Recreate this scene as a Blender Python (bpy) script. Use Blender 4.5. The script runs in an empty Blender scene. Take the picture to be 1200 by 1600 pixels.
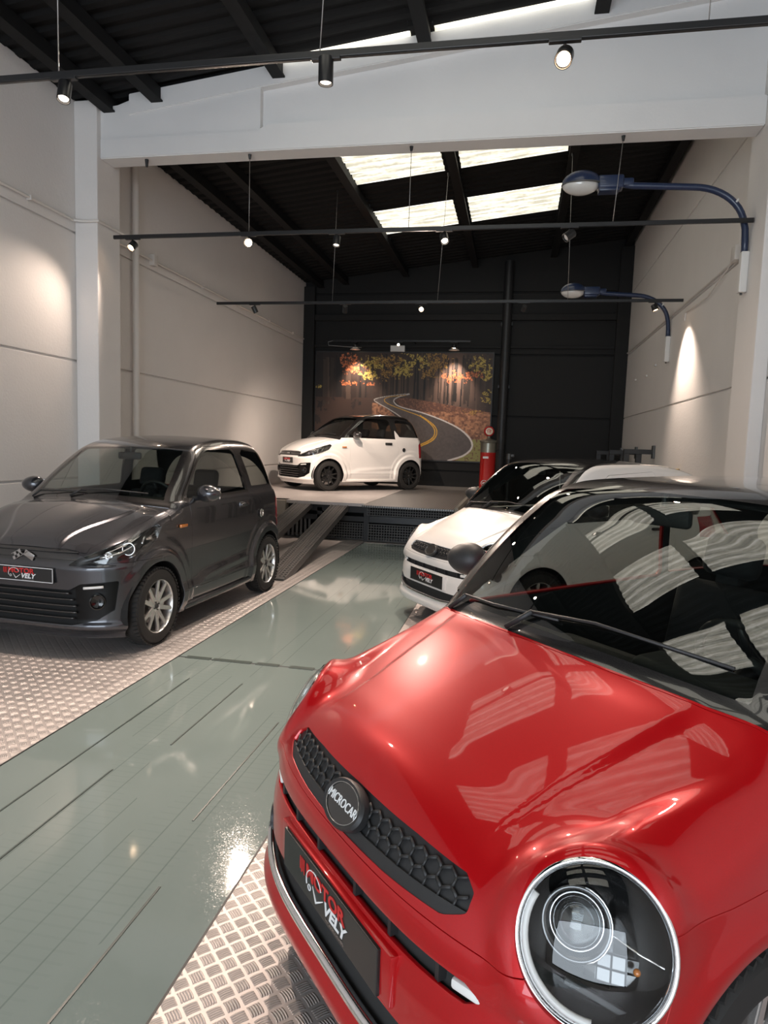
import bpy, bmesh, math, random
import numpy as np
from mathutils import Vector, Matrix
random.seed(7)
rng = np.random.default_rng(7)
PI = math.pi
R = math.radians
SC = bpy.context.scene
COL = SC.collection

# ---------------------------------------------------------------- camera
FPX = 1057.93
YAW, PITCH, ROLL = 0.189204789, -0.0995057, 0.0334443549
fwd = Vector((-math.sin(YAW)*math.cos(PITCH), math.cos(YAW)*math.cos(PITCH), math.sin(PITCH)))
rt0 = Vector((math.cos(YAW), math.sin(YAW), 0)); up0 = rt0.cross(fwd)
rt = math.cos(ROLL)*rt0 + math.sin(ROLL)*up0
up = -math.sin(ROLL)*rt0 + math.cos(ROLL)*up0
cd = bpy.data.cameras.new('camera'); cam = bpy.data.objects.new('camera', cd); COL.objects.link(cam)
cam.matrix_world = Matrix(((rt.x, up.x, -fwd.x, 0), (rt.y, up.y, -fwd.y, 0), (rt.z, up.z, -fwd.z, 1.53), (0, 0, 0, 1)))
cd.sensor_fit = 'HORIZONTAL'; cd.sensor_width = 36; cd.lens = FPX*36/1200; cd.clip_start = .05; cd.clip_end = 200
SC.camera = cam

# ---------------------------------------------------------------- light and exposure
SC.view_settings.view_transform = 'Standard'; SC.view_settings.look = 'None'
SC.view_settings.gamma = 1; SC.view_settings.use_curve_mapping = False
SC.view_settings.exposure = 0.48
WARM = (1.0, .80, .66)
SKY_STRENGTH = 1.8          # daylight through the roof lights
SPOT_W = 220.0               # track spotlights
wd = bpy.data.worlds.new('world'); SC.world = wd; wd.use_nodes = True
wd.node_tree.nodes['Background'].inputs[0].default_value = (.8, .9, 1, 1)
wd.node_tree.nodes['Background'].inputs[1].default_value = .25

# daylight through the glazed shop front behind the camera
def area(name, loc, rot, sx, sy, power, col):
    ld = bpy.data.lights.new(name, 'AREA'); ld.shape = 'RECTANGLE'; ld.size = sx; ld.size_y = sy; ld.energy = power; ld.color = col
    lo = bpy.data.objects.new(name, ld); COL.objects.link(lo); lo.location = loc; lo.rotation_euler = rot; return lo
area('shop_front_daylight', (-1.4, -5.9, 2.2), (PI/2, 0, 0), 5.6, 3.6, 350, (.80, .90, 1.0))

# ---------------------------------------------------------------- node helpers
def mat(name, col=(.5, .5, .5), rough=.5, metal=0.0, coat=0.0, **kw):
    m = bpy.data.materials.new(name); m.use_nodes = True
    b = m.node_tree.nodes['Principled BSDF']
    b.inputs['Base Color'].default_value = (*col, 1)
    b.inputs['Roughness'].default_value = rough
    b.inputs['Metallic'].default_value = metal
    b.inputs['Coat Weight'].default_value = coat
    b.inputs['Coat Roughness'].default_value = kw.get('coat_rough', .03)
    if 'spec' in kw: b.inputs['Specular IOR Level'].default_value = kw['spec']
    if 'emit' in kw:
        b.inputs['Emission Color'].default_value = (*kw['emit'], 1); b.inputs['Emission Strength'].default_value = kw.get('es', 1)
    return m
class NT:
    def __init__(s, m): s.m = m; s.t = m.node_tree; s.b = s.t.nodes.get('Principled BSDF')
    def n(s, ty, **kw):
        nd = s.t.nodes.new(ty)
        for k, v in kw.items(): setattr(nd, k, v)
        return nd
    def l(s, a, b): s.t.links.new(a, b)
    def math(s, op, a, b=None, c=None):
        nd = s.n('ShaderNodeMath', operation=op)
        for i, v in enumerate((a, b, c)):
            if v is None: continue
            if isinstance(v, (int, float)): nd.inputs[i].default_value = v
            else: s.l(v, nd.inputs[i])
        return nd.outputs[0]
    def ramp(s, fac, stops):
        nd = s.n('ShaderNodeValToRGB'); cr = nd.color_ramp
        while len(cr.elements) < len(stops): cr.elements.new(.5)
        for e, (p, c) in zip(cr.elements, stops): e.position = p; e.color = (*c, 1)
        s.l(fac, nd.inputs[0]); return nd.outputs[0]
    def noise(s, scale, detail=3, vec=None, rough=.5):
        nd = s.n('ShaderNodeTexNoise'); nd.inputs['Scale'].default_value = scale; nd.inputs['Detail'].default_value = detail
        nd.inputs['Roughness'].default_value = rough
        if vec is not None: s.l(vec, nd.inputs['Vector'])
        return nd.outputs['Fac']
    def coords(s):
        tc = s.n('ShaderNodeTexCoord'); sx = s.n('ShaderNodeSeparateXYZ'); s.l(tc.outputs['Object'], sx.inputs[0])
        return tc.outputs['Object'], sx.outputs[0], sx.outputs[1], sx.outputs[2]
    def vec(s, x, y, z=0.0):
        nd = s.n('ShaderNodeCombineXYZ')
        for i, v in enumerate((x, y, z)):
            if isinstance(v, (int, float)): nd.inputs[i].default_value = v
            else: s.l(v, nd.inputs[i])
        return nd.outputs[0]
    def bump(s, h, strength=.3, dist=.01):
        nd = s.n('ShaderNodeBump'); nd.inputs['Strength'].default_value = strength; nd.inputs['Distance'].default_value = dist
        s.l(h, nd.inputs['Height']); s.l(nd.outputs[0], s.b.inputs['Normal']); return nd
    def mix(s, f, a, b):
        nd = s.n('ShaderNodeMix', data_type='RGBA')
        if isinstance(f, (int, float)): nd.inputs[0].default_value = f
        else: s.l(f, nd.inputs[0])
        for i, v in ((6, a), (7, b)):
            if isinstance(v, tuple): nd.inputs[i].default_value = (*v, 1)
            else: s.l(v, nd.inputs[i])
        return nd.outputs[2]

def plaster(name, col, bump=.25):
    m = mat(name, col, .75); t = NT(m); v, x, y, z = t.coords()
    n1 = t.noise(2.2, 5, v); n2 = t.noise(38, 4, v)
    t.l(t.mix(t.math('MULTIPLY', n1, .5), col, tuple(c*.86 for c in col)), t.b.inputs['Base Color'])
    t.bump(t.math('ADD', t.math('MULTIPLY', n1, .6), t.math('MULTIPLY', n2, .5)), bump, .02)
    return m
M = {}
M['wall'] = plaster('white_painted_concrete', (.80, .77, .745))
M['beam'] = plaster('white_painted_beam', (.80, .79, .78), .12)
M['black_wall'] = plaster('black_painted_concrete', (.008, .0076, .0073), .12)
M['roof_sheet'] = mat('black_roof_sheet', (.005, .005, .0055), .7, spec=.3)
M['steel_black'] = mat('black_painted_steel', (.018, .018, .019), .45)
M['track'] = mat('track_black', (.014, .014, .015), .35)
M['purlin'] = mat('purlin_black', (.007, .007, .0075), .7, spec=.3)
M['conduit'] = mat('white_conduit', (.72, .68, .64), .4)
M['wire'] = mat('steel_wire', (.35, .34, .33), .4, .8)
M['blue'] = mat('blue_lamp_paint', (.013, .026, .070), .38, 0, .3)
M['white_plastic'] = mat('white_plastic', (.75, .73, .70), .4)
M['lamp_glass'] = mat('ribbed_lamp_glass', (.62, .61, .58), .15, 0, .5)
M['lens_hot'] = mat('lit_bulb', (1, .9, .8), .4, emit=(1, .68, .42), es=30)
M['lens_dim'] = mat('lamp_reflector', (.8, .78, .75), .25, .3)
M['grey_steel'] = mat('grey_steel', (.12, .12, .12), .45, .6)
M['beige'] = mat('beige_block', (.30, .27, .23), .7)
M['pump_red'] = mat('pump_red', (.50, .012, .010), .3, 0, .6)
M['pump_steel'] = mat('pump_steel', (.30, .29, .24), .35, .7)
M['cream'] = mat('cream_glass', (.75, .66, .50), .3)
M['yellow'] = mat('yellow_paint', (.75, .42, .02), .4)
M['red_dec'] = mat('red_print', (.55, .02, .02), .5)
M['white_dec'] = mat('white_print', (.8, .8, .8), .5)

def tread_mat(name, cell=.068, col=(.60, .55, .53), s=.6, rough=.42):
    m = mat(name, col, rough, .6); t = NT(m); v, x, y, z = t.coords()
    k_ = 1/(cell*math.sqrt(.5)*math.sqrt(2))
    u = t.math('MULTIPLY', t.math('ADD', x, y), k_); w = t.math('MULTIPLY', t.math('SUBTRACT', y, x), k_)
    par = t.math('FLOORED_MODULO', t.math('ADD', t.math('FLOOR', u), t.math('FLOOR', w)), 2)
    fu = t.math('SUBTRACT', t.math('FRACT', u), .5); fw = t.math('SUBTRACT', t.math('FRACT', w), .5)
    def pick(a, b): return t.math('ADD', t.math('MULTIPLY', a, par), t.math('MULTIPLY', b, t.math('SUBTRACT', 1, par)))
    al = pick(fu, fw); q = t.math('ADD', pick(fw, fu), t.math('MULTIPLY', t.math('MULTIPLY', al, al), .25))
    bars = t.math('POWER', t.math('ABSOLUTE', t.math('COSINE', t.math('MULTIPLY', q, PI/.155))), 1.3)
    m1 = t.math('MINIMUM', t.math('MULTIPLY', t.math('SUBTRACT', .43, t.math('ABSOLUTE', al)), 10), 1)
    m2 = t.math('MINIMUM', t.math('MULTIPLY', t.math('SUBTRACT', .39, t.math('ABSOLUTE', q)), 25), 1)
    h = t.math('MULTIPLY', bars, t.math('MULTIPLY', t.math('MAXIMUM', m1, 0), t.math('MAXIMUM', m2, 0)))
    t.bump(h, s, .0035)
    n = t.noise(3.0, 4, v)
    t.l(t.mix(n, tuple(c*.72 for c in col), col), t.b.inputs['Base Color'])
    t.l(t.math('ADD', t.math('MULTIPLY', n, .2), rough-.06), t.b.inputs['Roughness'])
    return m
M['tread'] = tread_mat('aluminium_tread_plate')
# laminated glass floor, greenish, faint darker lines along it and across it
m = mat('green_floor_glass', (.2, .27, .25), .06, 0, 0.0); t = NT(m); v, x, y, z = t.coords()
lines = t.math('ABSOLUTE', t.math('SUBTRACT', t.math('FRACT', t.math('DIVIDE', x, .116)), .5))
ribs = t.math('ABSOLUTE', t.math('SUBTRACT', t.math('FRACT', t.math('DIVIDE', y, .045)), .5))
n1 = t.noise(1.3, 4, v)
big = t.noise(.9, 2, t.vec(t.math('MULTIPLY', x, 3), t.math('MULTIPLY', y, .5)))
c0 = t.mix(n1, (.172, .215, .205), (.215, .262, .250))
c1 = t.mix(t.math('MULTIPLY', t.math('GREATER_THAN', lines, .475), t.math('MULTIPLY', t.math('GREATER_THAN', big, .5), .45)), c0, (.085, .112, .104))
c2 = t.mix(t.math('MULTIPLY', t.math('GREATER_THAN', ribs, .38), t.math('MULTIPLY', t.math('GREATER_THAN', big, .52), .09)), c1, (.12, .16, .148))
t.l(c2, t.b.inputs['Base Color'])
sc_ = t.n('ShaderNodeTexNoise'); sc_.inputs['Scale'].default_value = 60; sc_.inputs['Detail'].default_value = 6; sc_.inputs['Distortion'].default_value = 3.0
t.l(v, sc_.inputs['Vector'])
t.l(t.math('ADD', t.math('MULTIPLY', t.math('POWER', sc_.outputs['Fac'], 4), .7), .02), t.b.inputs['Roughness'])
M['floor_glass'] = m

# translucent roof light sheet (lit by the daylight above)
m = bpy.data.materials.new('translucent_roof_light'); m.use_nodes = True; t = NT(m); v, x, y, z = t.coords()
n1 = t.noise(3.0, 4, t.vec(t.math('MULTIPLY', x, .8), t.math('MULTIPLY', y, 9)))
n2 = t.noise(20, 3, v)
rib = t.math('MULTIPLY', t.math('ADD', t.math('SINE', t.math('MULTIPLY', y, 2*PI/.21)), 1), .14)
cc = t.ramp(t.math('SUBTRACT', t.math('ADD', t.math('MULTIPLY', n1, .8), t.math('MULTIPLY', n2, .3)), rib), [(.2, (.20, .19, .15)), (.42, (.52, .49, .40)), (.62, (1, .97, .88))])
t.b.inputs['Base Color'].default_value = (.7, .68, .6, 1); t.b.inputs['Roughness'].default_value = .5
t.l(cc, t.b.inputs['Emission Color'])
t.b.inputs['Emission Strength'].default_value = SKY_STRENGTH
M['skylight'] = m

def paint(name, col, metal=.0, rough=.35, flake=0.0):
    m = mat(name, col, rough, metal, .8, spec=.25); t = NT(m)
    if flake:
        v, x, y, z = t.coords(); n = t.noise(900, 1, v)
        t.l(t.mix(n, tuple(c*(1-flake) for c in col), tuple(min(1, c*(1+flake)) for c in col)), t.b.inputs['Base Color'])
    return m
M['red_paint'] = paint('red_metallic_paint', (.44, .0013, .0045), .30, .34, .25)
M['grey_paint'] = paint('grey_metallic_paint', (.072, .073, .081), .75, .25, .2)
M['white_paint'] = paint('white_paint', (.80, .77, .74), 0, .35)
M['gloss_black'] = mat('gloss_black_paint', (.012, .011, .011), .25, 0, 1.0)
M['dark_gloss'] = mat('recessed_gloss_black', (.004, .004, .004), .28, 0, 0, spec=.22)
M['black_plastic'] = mat('black_plastic', (.020, .020, .021), .5)
M['dark_void'] = mat('dark_cavity', (.006, .006, .006), .8)
M['interior'] = mat('dark_interior', (.020, .020, .020), .75)
M['seat'] = mat('seat_fabric', (.022, .022, .024), .85)
M['seam'] = mat('dark_floor_line', (.06, .078, .072), .3)
M['dark_metal'] = mat('dark_reflector_metal', (.10, .10, .10), .15, 1.0)
M['chrome'] = mat('chrome', (.85, .85, .86), .06, 1.0)
M['satin_chrome'] = mat('satin_chrome', (.5, .5, .5), .2, 1.0)
M['rubber'] = mat('tyre_rubber', (.016, .015, .014), .75)
M['alloy'] = mat('silver_alloy', (.68, .66, .64), .25, .85)
M['black_alloy'] = mat('black_alloy', (.010, .010, .010), .18, 0, 1.0)
M['disc'] = mat('brake_disc', (.25, .24, .23), .35, .9)
M['orange'] = mat('orange_lens', (.55, .18, .03), .15, 0, 1)
M['red_lens'] = mat('red_lens', (.35, .01, .02), .12, 0, 1)
M['plate'] = mat('black_plate', (.014, .014, .014), .35)
M['led'] = mat('led_strip', (.75, .74, .72), .3)
M['smoke'] = mat('smoked_reflector', (.05, .05, .05), .12, .8)
def glass(name, tint, ior=1.5, add=0.02):
    m = bpy.data.materials.new(name); m.use_nodes = True; t = m.node_tree; t.nodes.clear()
    o = t.nodes.new('ShaderNodeOutputMaterial'); mx = t.nodes.new('ShaderNodeMixShader')
    tr = t.nodes.new('ShaderNodeBsdfTransparent'); gl = t.nodes.new('ShaderNodeBsdfGlossy'); fr = t.nodes.new('ShaderNodeFresnel')
    geo = t.nodes.new('ShaderNodeNewGeometry')
    tr.inputs[0].default_value = (*tint, 1); gl.inputs['Roughness'].default_value = .0; fr.inputs[0].default_value = ior
    # keep the reflectance of a thin pane the same from both sides
    ic = t.nodes.new('ShaderNodeMath'); ic.operation = 'MULTIPLY_ADD'
    t.links.new(geo.outputs['Backfacing'], ic.inputs[0]); ic.inputs[1].default_value = 1/ior-ior; ic.inputs[2].default_value = ior
    t.links.new(ic.outputs[0], fr.inputs[0])
    ad = t.nodes.new('ShaderNodeMath'); ad.operation = 'ADD'; ad.inputs[1].default_value = add; ad.use_clamp = True
    t.links.new(fr.outputs[0], ad.inputs[0]); t.links.new(ad.outputs[0], mx.inputs[0])
    t.links.new(tr.outputs[0], mx.inputs[1]); t.links.new(gl.outputs[0], mx.inputs[2]); t.links.new(mx.outputs[0], o.inputs[0])
    return m
M['windscreen'] = glass('windscreen_glass', (.62, .68, .64), 1.65, .05)
M['dark_glass'] = glass('tinted_side_glass', (.55, .57, .56), 1.55, .03)
M['clear'] = glass('clear_lens', (.93, .94, .94), 1.5, .01)

# ---------------------------------------------------------------- object helpers
def link(name, me, m=None, parent=None, smooth=False):
    o = bpy.data.objects.new(name, me); COL.objects.link(o)
    if m is not None: me.materials.append(m)
    if parent is not None: o.parent = parent
    if smooth: me.polygons.foreach_set('use_smooth', [True]*len(me.polygons))
    return o
def thing(name, label, cat, loc=(0, 0, 0), rz=0, group=None):
    o = bpy.data.objects.new(name, None); COL.objects.link(o); o.location = loc; o.rotation_euler = (0, 0, rz)
    o.empty_display_size = .1
    o['label'] = label; o['category'] = cat
    if group: o['group'] = group
    return o
def tag(o, label, cat, group=None):
    o['label'] = label; o['category'] = cat
    if group: o['group'] = group
    return o
def struct(o): o['kind'] = 'structure'; return o
class B:
    """collects shapes into one mesh"""
    def __init__(s): s.bm = bmesh.new()
    def box(s, x0, x1, y0, y1, z0, z1, bev=0, mtx=None, seg=2):
        t = bmesh.new(); bmesh.ops.create_cube(t, size=1)
        bmesh.ops.scale(t, vec=(abs(x1-x0), abs(y1-y0), abs(z1-z0)), verts=t.verts)
        bmesh.ops.translate(t, vec=((x0+x1)/2, (y0+y1)/2, (z0+z1)/2), verts=t.verts)
        if bev: bmesh.ops.bevel(t, geom=list(t.edges), offset=bev, segments=seg, affect='EDGES', profile=.5)
        s.add(t, mtx); return s
    def add(s, t, mtx=None):
        if mtx is not None: bmesh.ops.transform(t, matrix=mtx, verts=t.verts)
        me = bpy.data.meshes.new('t'); t.to_mesh(me); t.free(); s.bm.from_mesh(me); bpy.data.meshes.remove(me)
    def cyl(s, p, q, r, r2=None, n=20, cap=True):
        p = Vector(p); q = Vector(q); d = q-p
        t = bmesh.new(); bmesh.ops.create_cone(t, cap_ends=cap, segments=n, radius1=r, radius2=r if r2 is None else r2, depth=d.length)
        s.add(t, Matrix.Translation((p+q)/2) @ d.to_track_quat('Z', 'Y').to_matrix().to_4x4()); return s
    def sph(s, c, r, sc=(1, 1, 1), n=20, mtx=None):
        t = bmesh.new(); bmesh.ops.create_uvsphere(t, u_segments=n, v_segments=n//2, radius=r)
        m2 = Matrix.Translation(c) @ Matrix.Diagonal((*sc, 1))
        s.add(t, (mtx @ m2) if mtx is not None else m2); return s
    def tube(s, pts, r, n=10, closed=False):
        pts = [Vector(p) for p in pts]; N = len(pts); rings = []
        ref = None
        for i in range(N):
            a = pts[(i-1) % N] if (closed or i > 0) else pts[i]; b = pts[(i+1) % N] if (closed or i < N-1) else pts[i]
            d = (b-a).normalized()
            if ref is None: ref = d.orthogonal().normalized()
            ref = (ref-d*ref.dot(d)).normalized(); bi = d.cross(ref)
            rr = r[i] if isinstance(r, (list, tuple)) else r
            rings.append([s.bm.verts.new(pts[i]+(ref*math.cos(2*PI*k/n)+bi*math.sin(2*PI*k/n))*rr) for k in range(n)])
        for i in range(N if closed else N-1):
            A = rings[i]; Bq = rings[(i+1) % N]
            off = 0
            if closed and i == N-1:
                off = min(range(n), key=lambda o: (A[0].co-Bq[o].co).length)
            for k in range(n): s.bm.faces.new((A[k], A[(k+1) % n], Bq[(k+1+off) % n], Bq[(k+off) % n]))
        if not closed: s.bm.faces.new(rings[0][::-1]); s.bm.faces.new(rings[-1])
        return s
    def lathe(s, prof, n=40, mtx=None, close=False):
        """profile of (radius, height) about Z"""
        t = bmesh.new(); rings = []
        for r, h in prof:
            if r < 1e-6: rings.append([t.verts.new((0, 0, h))])
            else: rings.append([t.verts.new((r*math.cos(2*PI*k/n), r*math.sin(2*PI*k/n), h)) for k in range(n)])
        prs = list(zip(rings, rings[1:]))
        if close: prs.append((rings[-1], rings[0]))
        for A, Bq in prs:
            for k in range(n):
                k2 = (k+1) % n
                if len(A) == 1 and len(Bq) == 1: continue
                if len(A) == 1: t.faces.new((A[0], Bq[k2], Bq[k]))
                elif len(Bq) == 1: t.faces.new((A[k], A[k2], Bq[0]))
                else: t.faces.new((A[k], A[k2], Bq[k2], Bq[k]))
        bmesh.ops.recalc_face_normals(t, faces=t.faces)
        s.add(t, mtx); return s
    def prism(s, poly, axis, a, b, bev=0):
        """polygon extruded along axis ('X': poly is (y,z); 'Y': (x,z); 'Z': (x,y))"""
        f = {'X': lambda p, h: (h, p[0], p[1]), 'Y': lambda p, h: (p[0], h, p[1]), 'Z': lambda p, h: (p[0], p[1], h)}[axis]
        t = bmesh.new(); lo = [t.verts.new(f(p, a)) for p in poly]; hi = [t.verts.new(f(p, b)) for p in poly]
        n = len(poly); t.faces.new(lo); t.faces.new(hi[::-1])
        for i in range(n): t.faces.new((lo[i], lo[(i+1) % n], hi[(i+1) % n], hi[i]))
        bmesh.ops.recalc_face_normals(t, faces=t.faces)
        if bev: bmesh.ops.bevel(t, geom=list(t.edges), offset=bev, segments=2, affect='EDGES')
        s.add(t); return s
    def obj(s, name, m, parent=None, smooth=False, auto=None):
        me = bpy.data.meshes.new(name); bmesh.ops.recalc_face_normals(s.bm, faces=s.bm.faces); s.bm.to_mesh(me); s.bm.free()
        o = link(name, me, m, parent, smooth or auto is not None)
        if auto is not None: me.set_sharp_from_angle(angle=R(auto))
        return o
def text(name, body, size, m, parent, loc, rot, ext=.001, align='CENTER', sx=1.0, shear=0.0, bold=0.0):
    c = bpy.data.curves.new(name, 'FONT'); c.body = body; c.size = size; c.align_x = align; c.align_y = 'CENTER'
    c.extrude = ext; c.shear = shear; c.offset = bold; c.resolution_u = 3
    o = bpy.data.objects.new(name, c); COL.objects.link(o); c.materials.append(m)
    dg = bpy.context.evaluated_depsgraph_get(); dg.update()
    me = bpy.data.meshes.new_from_object(o.evaluated_get(dg)); bpy.data.objects.remove(o); bpy.data.curves.remove(c); me.name = name
    if not me.materials: me.materials.append(m)
    o = bpy.data.objects.new(name, me); COL.objects.link(o)
    o.parent = parent; o.location = loc; o.rotation_euler = rot; o.scale = (sx, 1, 1)
    return o
# ================================================================ the room
XL, XR, YB, YF = -5.15, 2.30, 16.0, -6.0
def roof_z(x): return 5.15+.115*(x+5.15)      # underside of the purlins
SH = .155                                          # sheet above it
o = B().box(XL, -2.262, YF, 16, -.2, 0).obj('floor', M['tread']); struct(o)
o = B().box(-.868, XR, YF, 16, -.2, 0).obj('floor', M['tread']); struct(o)
o = B().box(-2.262, -.868, 10.2, 16, -.2, 0).obj('floor', M['tread']); struct(o)
o = B().box(-2.255, -.875, YF, 4.28, -.15, -.002).box(-2.255, -.875, 4.30, 10.2, -.15, -.002).obj('floor', M['floor_glass']); struct(o)
g = B().box(-2.262, -2.255, YF, 10.2, -.16, .001).box(-.875, -.868, YF, 10.2, -.16, .001).box(-2.255, -.875, 4.28, 4.30, -.15, -.003)
struct(g.obj('trim_1', M['black_plastic']))
# dashed dark joint tape seen across the glass, and thin dark lines along it
g = B()
for x0, x1 in ((-2.20, -2.02), (-2.0, -1.72), (-1.68, -1.52), (-1.44, -1.27)): g.box(x0, x1, 4.27, 4.32, -.003, .0006)
for x, y0, y1 in ((-1.98, 2.2, 3.9), (-1.62, 3.0, 3.9), (-1.20, 2.4, 3.4), (-1.12, .8, 2.0), (-1.75, .9, 2.7)): g.box(x-.004, x+.004, y0, y1, -.003, .0006)
struct(g.obj('trim_2', M['seam']))

def wall_panels(name, x, side, joints, z1, y0, y1):
    """painted precast wall with recessed horizontal joints"""
    b = B(); zs = [0]+joints+[z1]; w = .022
    out = x+side*.2
    for a, c in zip(zs, zs[1:]):
        lo = a+(w/2 if a > 0 else 0); hi = c-(w/2 if c < z1 else 0)
        b.box(min(x, out), max(x, out), y0, y1, lo, hi, .008)
    b.box(min(x+side*.03, out), max(x+side*.03, out), y0, y1, 0, z1)
    return struct(b.obj(name, M['wall']))
wall_panels('wall_left', XL, -1, [1.01, 2.39, 3.85], 5.32, YF, YB+.2)
wall_panels('wall_right', XR, 1, [.95, 2.28, 3.66, 5.0], 6.19, YF, YB+.2)
b = B().box(XL-.2, -4.3, YF-.2, YF, 0, 6.2).box(1.5, XR+.2, YF-.2, YF, 0, 6.2).box(-4.3, 1.5, YF-.2, YF, 4.1, 6.2).box(-4.3, 1.5, YF-.2, YF, 0, .3); struct(b.obj('wall_front', M['wall']))
b = B()
for x in (-4.27, -2.85, -1.4, .05, 1.47): b.box(x-.03, x+.03, YF-.05, YF+.05, .3, 4.1)
b.box(-4.3, 1.5, YF-.05, YF+.05, 4.04, 4.1).box(-4.3, 1.5, YF-.05, YF+.05, .3, .36); struct(b.obj('window_20', M['steel_black']))
b = B(); zs = [0, .95, 2.26, 3.66, 5.05, 6.25]
for a, c in zip(zs, zs[1:]): b.box(XL-.2, XR+.2, YB, YB+.2, a+.018, c-.018, .01)
b.box(XL-.2, XR+.2, YB+.05, YB+.2, 0, 6.25)
struct(b.obj('wall_back', M['black_wall']))
# dark pilasters, ledge of the back wall
b = B().box(XL, -4.88, YB-.14, YB, 0, 5.2, .01).box(2.02, XR, YB-.10, YB, 0, 6.0, .01).box(-4.88, 2.02, YB-.10, YB, 4.42, 4.56, .01)
b.box(-4.88, 2.02, YB-.06, YB, 3.80, 3.86, .005)
struct(b.obj('trim_3', M['black_wall']))
struct(B().cyl((-.36, YB-.14, .55), (-.36, YB-.14, 5.7), .105, n=24).box(-.49, -.23, YB-.1, YB, 2.9, 2.97).box(-.49, -.23, YB-.1, YB, 4.3, 4.37).obj('trim_4', M['steel_black'], smooth=False, auto=40))
# white columns under the beam
b = B().box(XL, -4.86, 7.28, 7.74, 0, 5.30, .012); struct(b.obj('trim_5', M['wall']))
b = B().box(2.17, XR, 7.1, 7.74, 0, 6.12, .012); struct(b.obj('trim_6', M['wall']))
# tapered white concrete roof beam
y0, y1 = 7.36, 7.60
b = B()
b.prism([(-4.86, 4.68), (2.17, 4.68), (2.17, 4.96), (-2.85, 4.96), (-2.95, 4.90), (-4.86, 4.90)], 'Y', y0-.02, y1, .01)       # lower flange
b.prism([(-4.86, 4.88), (-2.93, 4.88), (-2.93, 5.42), (-4.86, 5.24)], 'Y', y0, y1-.02)
b.prism([(-4.86, 4.8), (2.17, 4.8), (2.17, 6.12), (-4.5, 5.36), (-4.86, 5.25)], 'Y', y0+.08, y1-.05)  # web
b.prism([(-4.50, 5.14), (-2.95, 5.34), (2.17, 5.94), (2.17, 6.14), (-2.95, 5.55), (-4.50, 5.37)], 'Y', y0-.015, y1, .008)   # upper flange
struct(b.obj('ceiling_beam', M['beam']))

# corrugated roof, purlins and translucent roof lights
SKX = ((-2.69, -1.30), (-1.05, .52))
SKY = [(-2.34, -1.1), (.06, 1.3), (2.46, 3.7), (4.72, 5.95), (7.27, 8.40), (9.62, 10.84), (12.08, 13.38)]
def corr(bm, x0, x1, y0, y1, dz=0.0):
    n = max(1, round((y1-y0)/.035)); rows = []
    for i in range(n+1):
        y = y0+(y1-y0)*i/n; ph = (y/.21) % 1.0
        h = .035*min(1, max(0, (abs(ph-.5)-.18)*7))
        rows.append((bm.verts.new((x0, y, roof_z(x0)+SH+h+dz)), bm.verts.new((x1, y, roof_z(x1)+SH+h+dz))))
    for a, c in zip(rows, rows[1:]): bm.faces.new((a[0], a[1], c[1], c[0]))
b = B()
ext = [(-5.4, -2.69), (-1.30, -1.05), (.52, 2.6)]
for x0, x1 in ext: corr(b.bm, x0, x1, YF-.2, YB+.2)
edges = [YF-.2]
for s in SKY:
    edges += [s[0], s[1]]
edges.append(YB+.2)
for x0, x1 in SKX:
    for k in range(0, len(edges), 2): corr(b.bm, x0, x1, edges[k], edges[k+1])
b.box(-5.4, 2.6, YF-.2, YF, 5.1, 6.3)
struct(b.obj('ceiling', M['roof_sheet'], auto=30))
k = 0
for s in SKY:
    for x0, x1 in SKX:
        k += 1; b = B(); corr(b.bm, x0, x1, s[0], s[1], .002); o = b.obj('window_%d' % k, M['skylight'], auto=30); struct(o)
k = 6
for x in (-4.75, -4.15, -2.72, -1.13, .60, 2.15):
    z = roof_z(x); k += 1
    b = B().box(x-.045, x+.045, YF, YB, z, z+.15, .004).box(x-.07, x+.07, YF, YB, z-.01, z+.008)
    struct(b.obj('trim_%d' % k, M['purlin']))

# pipes and conduits on the walls
struct(B().cyl((-5.08, 8.45, .0), (-5.08, 8.45, 5.05), .045, n=16).obj('trim_13', M['conduit'], auto=40))
pts = [(-5.12, YF, 3.97), (-5.12, 7.20, 3.97), (-5.02, 7.26, 3.97), (-4.84, 7.26, 3.97), (-4.83, 7.76, 3.97), (-5.11, 7.80, 3.97), (-5.12, YB-.2, 3.97)]
b = B().tube(pts, .017, 8)
for y in (3, 5, 6.5, 9, 10.5, 12, 13.5, 15): b.box(-5.15, -5.095, y-.01, y+.01, 3.945, 3.995)
b.box(-5.15, -5.07, 8.9, 9.0, 3.90, 4.05, .005)
struct(b.obj('trim_14', M['conduit'], auto=40))
b = B().tube([(2.285, 7.8, 3.70), (2.285, YB-.1, 3.70)], .014, 8).tube([(2.285, 8.26, 3.80), (2.27, 8.6, 3.66), (2.27, 9.4, 3.52), (2.285, 10.6, 3.56), (2.285, 10.62, 3.45)], .009, 6)
b.box(2.22, 2.30, 8.18, 8.34, 3.66, 3.82, .008).tube([(2.285, 8.26, 3.8), (2.285, 8.26, 4.05)], .012, 6)
struct(b.obj('trim_15', M['conduit'], auto=40))

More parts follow.
